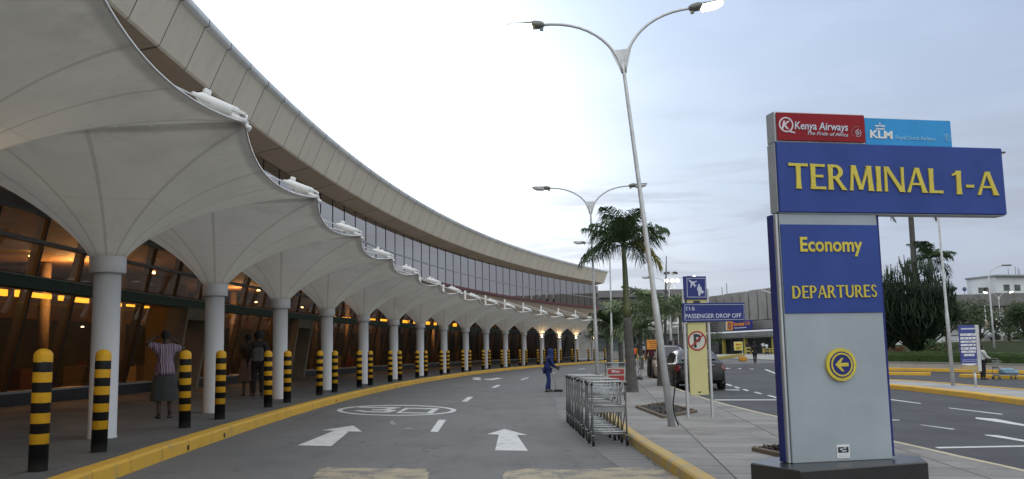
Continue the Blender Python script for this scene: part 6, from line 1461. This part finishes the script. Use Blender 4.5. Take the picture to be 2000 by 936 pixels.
def person(label, loc, rz, H=1.72, pose=None, top=(.1, .1, .1), bottom=(.02, .02, .03), skirt=None, hair='short', topm=None, sleeves='long', shoes=(.02, .02, .02), group=None, lean=0.0, hood=None, hem=None, bulk=0.0, detail=True, female=False, cat='person'):
    """faces local +y; feet on the ground at the origin"""
    s = H / 1.72; t = thing('person', label, cat, loc, rz, group)
    sw = .165 if female else .19
    P = {'pel': (0, 0, .93), 'wai': (0, .0, 1.08), 'che': (0, .0, 1.28), 'nb': (0, -.01, 1.43), 'ne': (0, .0, 1.49), 'h0': (0, .02, 1.56), 'h1': (0, .015, 1.64), 'h2': (0, .005, 1.69), 'no': (0, .115, 1.595)}
    for sd, k in ((-1, 'L'), (1, 'R')):
        P.update({f'sh{k}': (sd * sw, -.01, 1.39), f'el{k}': (sd * (sw + .07), -.03, 1.12), f'wr{k}': (sd * (sw + .09), .05, .89), f'ha{k}': (sd * (sw + .085), .075, .82),
                  f'hi{k}': (sd * .09, 0, .88), f'kn{k}': (sd * .10, .02, .49), f'an{k}': (sd * .10, -.02, .09), f'to{k}': (sd * .12, .13, .035)})
    P = {k: Vector(v) for k, v in P.items()}
    if lean:
        for k in P:
            if P[k].z > .95: d = P[k] - Vector((0, 0, .95)); P[k] = Vector((0, 0, .95)) + Matrix.Rotation(-lean, 3, 'X') @ d
    if pose:
        for k, v in pose.items(): P[k] = Vector(v)
    R1 = {'pel': (.135, .105), 'wai': (.115, .09), 'che': (.145, .105), 'nb': (.085, .07), 'ne': .052, 'h0': (.068, .085), 'h1': (.076, .092), 'h2': (.05, .06), 'no': .014}
    for k in 'LR': R1.update({f'sh{k}': .062, f'el{k}': .043, f'wr{k}': .029, f'ha{k}': (.036, .022), f'hi{k}': .085, f'kn{k}': .056, f'an{k}': .038, f'to{k}': .034})
    E = [('pel', 'wai'), ('wai', 'che'), ('che', 'nb'), ('nb', 'ne'), ('ne', 'h0'), ('h0', 'h1'), ('h1', 'h2'), ('h0', 'no')]
    for k in 'LR': E += [('nb', f'sh{k}'), (f'sh{k}', f'el{k}'), (f'el{k}', f'wr{k}'), (f'wr{k}', f'ha{k}'), ('pel', f'hi{k}'), (f'hi{k}', f'kn{k}'), (f'kn{k}', f'an{k}'), (f'an{k}', f'to{k}')]
    if detail:                                       # five fingers to a hand
        for sd, k in ((-1, 'L'), (1, 'R')):
            hd = (P[f'ha{k}'] - P[f'wr{k}']).normalized(); sdv = hd.cross(Vector((1, 0, 0))); sdv = sdv.normalized() if sdv.length > .1 else Vector((0, 1, 0)); cu = hd.cross(sdv)
            for i, (o_, l_) in enumerate(((.028, .072), (.010, .082), (-.009, .076), (-.026, .058))):
                a = P[f'ha{k}'] + sdv * o_ + hd * .02; P[f'f{k}{i}a'] = a; P[f'f{k}{i}b'] = a + hd * l_ * .55 + cu * .004; P[f'f{k}{i}c'] = a + hd * l_ * .9 + cu * .022 * -sd
                R1[f'f{k}{i}a'] = .011; R1[f'f{k}{i}b'] = .0095; R1[f'f{k}{i}c'] = .008; E += [(f'ha{k}', f'f{k}{i}a'), (f'f{k}{i}a', f'f{k}{i}b'), (f'f{k}{i}b', f'f{k}{i}c')]
            a = P[f'wr{k}'] + (P[f'ha{k}'] - P[f'wr{k}']) * .6 + sdv * .036; P[f't{k}a'] = a; P[f't{k}b'] = a + hd * .045 + sdv * .02; R1[f't{k}a'] = .012; R1[f't{k}b'] = .009; E += [(f'ha{k}', f't{k}a'), (f't{k}a', f't{k}b')]
    sc = lambda ks, k_=1.0, add=0.0: {k: (P[k] * s, tuple((q * k_ + add) * s for q in R1[k]) if isinstance(R1[k], tuple) else (R1[k] * k_ + add) * s) for k in ks}
    skin_mesh('body', sc(list(P)), E, t, SKIN, 2)
    tm = topm or mat('cloth_%02x%02x%02x' % tuple(int(c * 255) for c in top), top, .85, vary=.15, vs=8)
    ks = ['pel', 'wai', 'che', 'nb', 'shL', 'shR', 'elL', 'elR'] + (['wrL', 'wrR'] if sleeves == 'long' else [])
    Jt = sc(ks, 1.05, .022); Et = [e for e in E if e[0] in ks and e[1] in ks]
    if bulk: Jt = {k: (v, tuple(q + bulk * s for q in r) if isinstance(r, tuple) else r + bulk * s * .6) for k, (v, r) in Jt.items()}
    if sleeves == 'short':
        for k in 'LR': Jt[f'el{k}'] = ((P[f'sh{k}'] + (P[f'el{k}'] - P[f'sh{k}']) * .8) * s, .066 * s)
    if sleeves == 'long':
        for k in 'LR': Jt[f'wr{k}'] = ((P[f'el{k}'] + (P[f'wr{k}'] - P[f'el{k}']) * .93) * s, .045 * s)
    skin_mesh('shirt', Jt, Et, t, tm, 2)
    if hem:
        mb = MB(); mb.loft([[(P['pel'] + Vector(((r + bulk) * (1 + .04 * math.sin(q * 5)) * math.cos(q), (r * .8 + bulk) * math.sin(q), z - P['pel'].z))) * s for q in [2 * math.pi * j / 24 for j in range(24)]] for r, z in ((.145, 1.12), (.165, 1.02), (.176, .93), (.186, hem), (.176, hem + .01))], close=True); mb.build('shirt_hem', tm, t)
    bm_ = mat('cloth_%02x%02x%02x' % tuple(int(c * 255) for c in bottom), bottom, .9, vary=.2, vs=6)
    if skirt:
        z1 = 1.06; z0 = skirt; mb = MB(); secs = []
        for i in range(7):
            u = i / 6; z = z1 + (z0 - z1) * u; r = .14 + .085 * min(1, u * 2) + .03 * u; c_ = P['pel'] * (1 - u) + (P['knL'] + P['knR']) * .5 * u
            secs.append([Vector((c_.x + r * (1 + .05 * u * math.sin(q * 7)) * math.cos(q), c_.y + r * .78 * (1 + .05 * u * math.sin(q * 7)) * math.sin(q), z)) * s for q in [2 * math.pi * j / 28 for j in range(28)]])
        mb.loft(secs, close=True); mb.build('skirt', bm_, t)
    else:
        ks = ['pel', 'hiL', 'hiR', 'knL', 'knR', 'anL', 'anR']; Jb = sc(ks, 1.08, .016 + bulk * .7)
        skin_mesh('trousers', Jb, [e for e in E if e[0] in ks and e[1] in ks], t, bm_, 2)
    for k in 'LR':
        a, b = P[f'an{k}'] * s, P[f'to{k}'] * s; d = (b - a); d.z = 0; d.normalize(); mb = MB()
        h_ = Vector((a.x, a.y, a.z - .02)); secs = []
        for u, w, z in ((-.07, .03, .05), (-.03, .042, .075), (.05, .045, .07), (.13, .046, .05), (.18, .03, .035)):
            c_ = Vector((a.x, a.y, 0)) + d * u * s; n_ = Vector((-d.y, d.x, 0)); zb_ = max(.0, a.z - .09 * s)
            secs.append([c_ + n_ * w * s * math.cos(q) + Vector((0, 0, zb_ + z * s * (.5 + .5 * math.sin(q)) )) for q in [2 * math.pi * j / 10 for j in range(10)]])
        mb.loft(secs, close=True, caps=True); mb.build('shoe', mat('shoe_dark', shoes, .5), t)
    hm = HAIR if not hood else mat('hood_cloth', hood, .85, vary=.15, vs=8)
    hc = P['h1'] * s; ax = (P['h2'] - P['h0']).normalized(); Mh = ax.to_track_quat('Z', 'Y').to_matrix(); mb = MB()
    if hood:
        secs = []
        for r, z, y in ((.15, -.24, -.02), (.115, -.13, -.01), (.112, -.02, -.012), (.118, .05, -.01), (.10, .10, -.005), (.05, .135, 0), (.002, .145, 0)):
            secs.append([hc + Mh @ Vector((r * math.cos(q), y + r * 1.08 * math.sin(q), z)) * s for q in [2 * math.pi * j / 16 for j in range(16)]])
        mb.loft(secs, close=True); mb.build('hood', hm, t)
    else:
        big = {'short': 1.0, 'bun': 1.06, 'afro': 1.22}[hair]
        for i in range(1):
            secs = []
            for r, z, y in ((.078, -.06, -.035), (.092, -.01, -.022), (.094, .035, -.012), (.078, .075, -.006), (.04, .098, 0), (.002, .104, 0)):
                secs.append([hc + Mh @ Vector((r * big * math.cos(q), y + r * big * 1.12 * math.sin(q) - (.0 if math.sin(q) < .3 else .03 * (1 if z < .04 else 0)), z * big)) * s for q in [2 * math.pi * j / 14 for j in range(14)]])
            mb.loft(secs, close=True)
        if hair == 'bun': mb.ball(hc + Mh @ Vector((0, -.08, .09)) * s, .055 * s, 8)
        mb.build('hair', hm, t)
    for sd in (-1, 1): MB().ball(hc + Mh @ Vector((sd * .032, .088, -.035)) * s, .011 * s, 6).build('eye', mat('eye_white', (.45, .43, .4), .3), t)
    return t
def m_stripes():
    q = G('striped_blouse'); tc = q.n('ShaderNodeTexCoord').outputs['Object']; sp = q.n('ShaderNodeSeparateXYZ'); q.L.new(tc, sp.inputs[0])
    a = q.M('ADD', sp.outputs[0], q.M('MULTIPLY', sp.outputs[1], .5)); a = q.M('ADD', a, q.M('MULTIPLY', q.noise(tc, 6, 2), .03))
    w = q.M('SINE', q.M('MULTIPLY', a, 190.0)); w2 = q.M('SINE', q.M('MULTIPLY', a, 67.0)); c = q.mix(q.ss(w, -.3, .5), (.05, .035, .06), (.40, .33, .40)); c = q.mix(q.ss(w2, .2, .9), c, (.14, .09, .17))
    q.put(q.b.inputs['Base Color'], c); q.b.inputs['Roughness'].default_value = .85; return q.m
wp = atz(320, 817, PZ); hw_ = (817 - 650) / F * (wp.y) * 1.0
ang = math.atan2(wp.x, wp.y)
person('woman in a striped blouse and long dark skirt with both elbows raised, seen from behind', wp, ang * -1 + R_(6), hw_, dict(elL=(-.37, .0, 1.49), wrL=(-.19, .09, 1.60), haL=(-.12, .09, 1.63), elR=(.36, .0, 1.36), wrR=(.20, .12, 1.52), haR=(.13, .12, 1.58), anL=(-.10, -.02, .09), anR=(.11, .05, .09), toR=(.15, .2, .035), knR=(.10, .06, .49)), bottom=(.035, .042, .045), skirt=.34, hair='short', topm=m_stripes(), female=True, hem=.84, bulk=.012, sleeves='short')
mp = atz(503, 774, PZ); hm_ = (774 - 651) / F * mp.y
man1 = person('man in dark clothes carrying a grey backpack, seen from behind under the canopy', mp, R_(14), hm_, top=(.022, .022, .026), bottom=(.010, .010, .012), hair='afro')
bk = thing('backpack', 'grey backpack on the back of the man under the canopy', 'backpack', (mp.x, mp.y, mp.z), R_(14)); mb = MB(); mb.bbox((0, -.22, 1.22), (.32, .18, .46), .06); mb.build('bag', mat('bag_grey', (.07, .072, .075), .8), bk); MB().bbox((0, -.325, 1.14), (.24, .05, .22), .02).build('pocket', mat('bag_grey', (.07, .072, .075), .8), bk)
for s_ in (-1, 1): MB().tube([(s_ * .11, -.13, 1.42), (s_ * .12, -.02, 1.51), (s_ * .125, .12, 1.40), (s_ * .13, .11, 1.22), (s_ * .12, -.13, 1.05)], .016, 6).build('strap', mat('bag_strap', (.03, .03, .03), .8), bk)
wp2 = atz(483, 773, PZ); person('woman in a pale pink skirt walking beside the man with the backpack', wp2, R_(20), (773 - 657) / F * wp2.y, top=(.030, .022, .018), bottom=(.13, .095, .09), skirt=.42, hair='bun', female=True, sleeves='short')
# street sweeper
swp = atg(1070, 765); hs_ = (765 - 686) / F * swp.y * 1.02
BLU = (.008, .020, .110)
person('street sweeper in blue overalls and hood bending over a broom', swp, R_(-75), hs_, dict(elR=(.22, .20, 1.06), wrR=(.10, .36, .96), haR=(.08, .42, .93), elL=(-.20, .22, 1.08), wrL=(-.02, .40, 1.02), haL=(.02, .46, 1.0), knL=(-.10, .10, .49), anL=(-.11, .10, .09), toL=(-.12, .25, .035), anR=(.12, -.10, .09), toR=(.14, .05, .035)), top=BLU, bottom=BLU, hood=BLU, lean=.20, hem=.84, bulk=.006, shoes=(.02, .02, .06))
br = thing('broom', 'long handled broom held by the street sweeper', 'broom', swp); e1 = atY(1076, 717, swp.y - .05) - swp; e0 = atY(1087, 762, swp.y - .1) - swp; e0.z = .06
MB().tube([e1 + (e1 - e0) * .12, e0], .014, 8).build('broom_handle', mat('wood_pole', (.30, .26, .20), .6), br); mb = MB(); mb.bbox(e0 + Vector((.05, 0, -.01)), (.30, .07, .05), .01); mb.bbox(e0 + Vector((.06, 0, -.04)), (.33, .05, .05), .004); mb.build('broom_head', mat('bristles', (.02, .02, .022), .9), br)
WALK = dict(knL=(-.10, .16, .50), anL=(-.10, .22, .10), toL=(-.11, .38, .05), knR=(.10, -.02, .49), anR=(.10, -.26, .14), toR=(.11, -.14, .035), elL=(-.25, -.16, 1.12), wrL=(-.24, -.06, .90), haL=(-.24, -.02, .83), elR=(.25, .10, 1.12), wrR=(.24, .22, .92), haR=(.24, .26, .86))
p = atY(1475, 710, 66); 
hp_ = (710 - 669) / F * 66
person('person in dark clothes walking away across the through road', (p.x, 66, p.z), R_(-25), hp_, WALK, top=(.014, .013, .02), bottom=(.012, .012, .018), hair='afro', detail=False)
def far_person(px, py, ytop, Y, label, rz, **k):
    p = atY(px, py, Y); return person(label, p, R_(rz), (py - ytop) / F * Y, detail=False, **k)
far_person(1461, 691, 668, 125, 'person in a dark jacket standing behind the yellow barrier of the far terminal', 190, top=(.015, .015, .02), bottom=(.02, .02, .02))
far_person(1491, 690, 668, 128, 'person in a white shirt and black trousers, left of two outside the far shopfronts', 160, top=(.45, .47, .5), bottom=(.015, .015, .02), sleeves='short')
far_person(1498, 693, 670, 126, 'person in a pale blue shirt walking outside the far shopfronts', 20, top=(.50, .53, .56), bottom=(.05, .05, .05), pose=WALK, sleeves='short')
mt = atg(1921, 741.5); hmn = (741 - 675) / F * mt.y
person('man in a white top and black trousers pushing a loaded trolley at the far right', mt, R_(-80), hmn, dict(elL=(-.22, .12, 1.12), wrL=(-.20, .36, 1.05), haL=(-.20, .43, 1.03), elR=(.22, .12, 1.12), wrR=(.20, .36, 1.05), haR=(.20, .43, 1.03)), top=(.46, .47, .48), bottom=(.012, .012, .014), hair='short')
rt.location = mt + Vector((.62, 0, .0)); rt.rotation_euler = (0, 0, R_(-86))
BAGB = mat('blue_bag', (.16, .27, .36), .6, vary=.3, vs=4); lb = thing('luggage', 'pale blue travel bags lying on the trolley pushed by the man', 'luggage', rt.location + Vector((.55, 0, .22)))
MB().bbox((-.02, .0, .16), (.62, .40, .30), .07).build('bag', BAGB, lb); MB().bbox((.30, .02, .11), (.40, .34, .20), .06).build('bag', BAGB, lb)
# people round the parked cars and beyond the palms
cp = atY(1292, 717, 43); z_ = g(cp.x, 43) + .15
person('person in a maroon shirt and black trousers standing behind the orange notice', (cp.x - .35, 43.6, z_), R_(150), 1.76, top=(.075, .02, .03), bottom=(.012, .012, .014), detail=False)
person('person in black leaning by the beige car, just right of the leaning lamp post', (atY(1312, 720, 46).x, 46, z_), R_(-60), 1.74, top=(.018, .016, .02), bottom=(.012, .012, .014), detail=False)
person('person in a dark blue printed shirt behind the beige car', (atY(1323, 720, 49).x, 49, z_), R_(175), 1.80, top=(.02, .02, .05), bottom=(.02, .02, .03), detail=False)
for px, Y, lab, tc_, rz in ((1246, 112, 'person in a black jacket between the far bollards behind the tall palm', (.02, .02, .022), 0), (1257, 114, 'person in a white shirt near the T-shaped canopy post', (.45, .46, .48), 30), (1251, 117, 'person in grey further back between the far bollards', (.12, .12, .13), 180)):
    p = atY(px, 697, Y); person(lab, (p.x, Y, .16), R_(rz), 1.75, top=tc_, bottom=(.015, .015, .018), detail=False)
p = atY(1240, 706, 72); person('person in a bright orange vest just right of the tall palm trunk', (p.x, 72, g(p.x, 72) + .02), R_(60), 1.6, top=(.70, .10, .03), bottom=(.02, .02, .025), detail=False, sleeves='short')
# yellow barriers and kerb blocks
BARY = mat('barrier_yellow', (.34, .27, .06), .6, vary=.2)
def barrier(px0, px1, py0, py1, Y, label, rot=0):
    a = atY(px0, py1, Y); b = atY(px1, py0, Y); t = thing('barrier', label, 'barrier', ((a.x + b.x) / 2, Y, a.z), rot, 'yellow barriers of the far terminal'); w = b.x - a.x; h = b.z - a.z
    for k in (.92, .45): MB().bbox((0, 0, h * k), (w, .08, h * .16), .01).build('rail', BARY, t)
    for s_ in (-.42, 0, .42): MB().bbox((s_ * w, 0, h * .42), (.12, .12, h * .9), .01).build('leg', BARY, t)
barrier(1456, 1476, 678, 692, 118, 'yellow barrier in front of the person in the dark jacket'); barrier(1489, 1518, 680, 690, 120, 'yellow barrier right of the walking person')
for px, py, Y, lab in ((1275, 699, 62, 'low yellow concrete block at the end of the roadside pavement'), (1249, 699, 100, 'low yellow kerb block under the T-shaped canopy post')):
    p = atY(px, py, Y); tag(MB().bbox((0, 0, .1), (1.0, .5, .5), .05).build('concrete_block', YKERB2, None, (p.x, Y, p.z)), lab, 'block')
b = atY(1400, 700, 80); e = atY(1452, 693, 92)
tag(MB().bbox(((b + e) / 2), ((e - b).length, .25, .3), .03, M=(e - b).to_track_quat('X', 'Z').to_matrix()).build('barrier_beam', BARY), 'low yellow beam lying along the edge of the far forecourt', 'barrier')
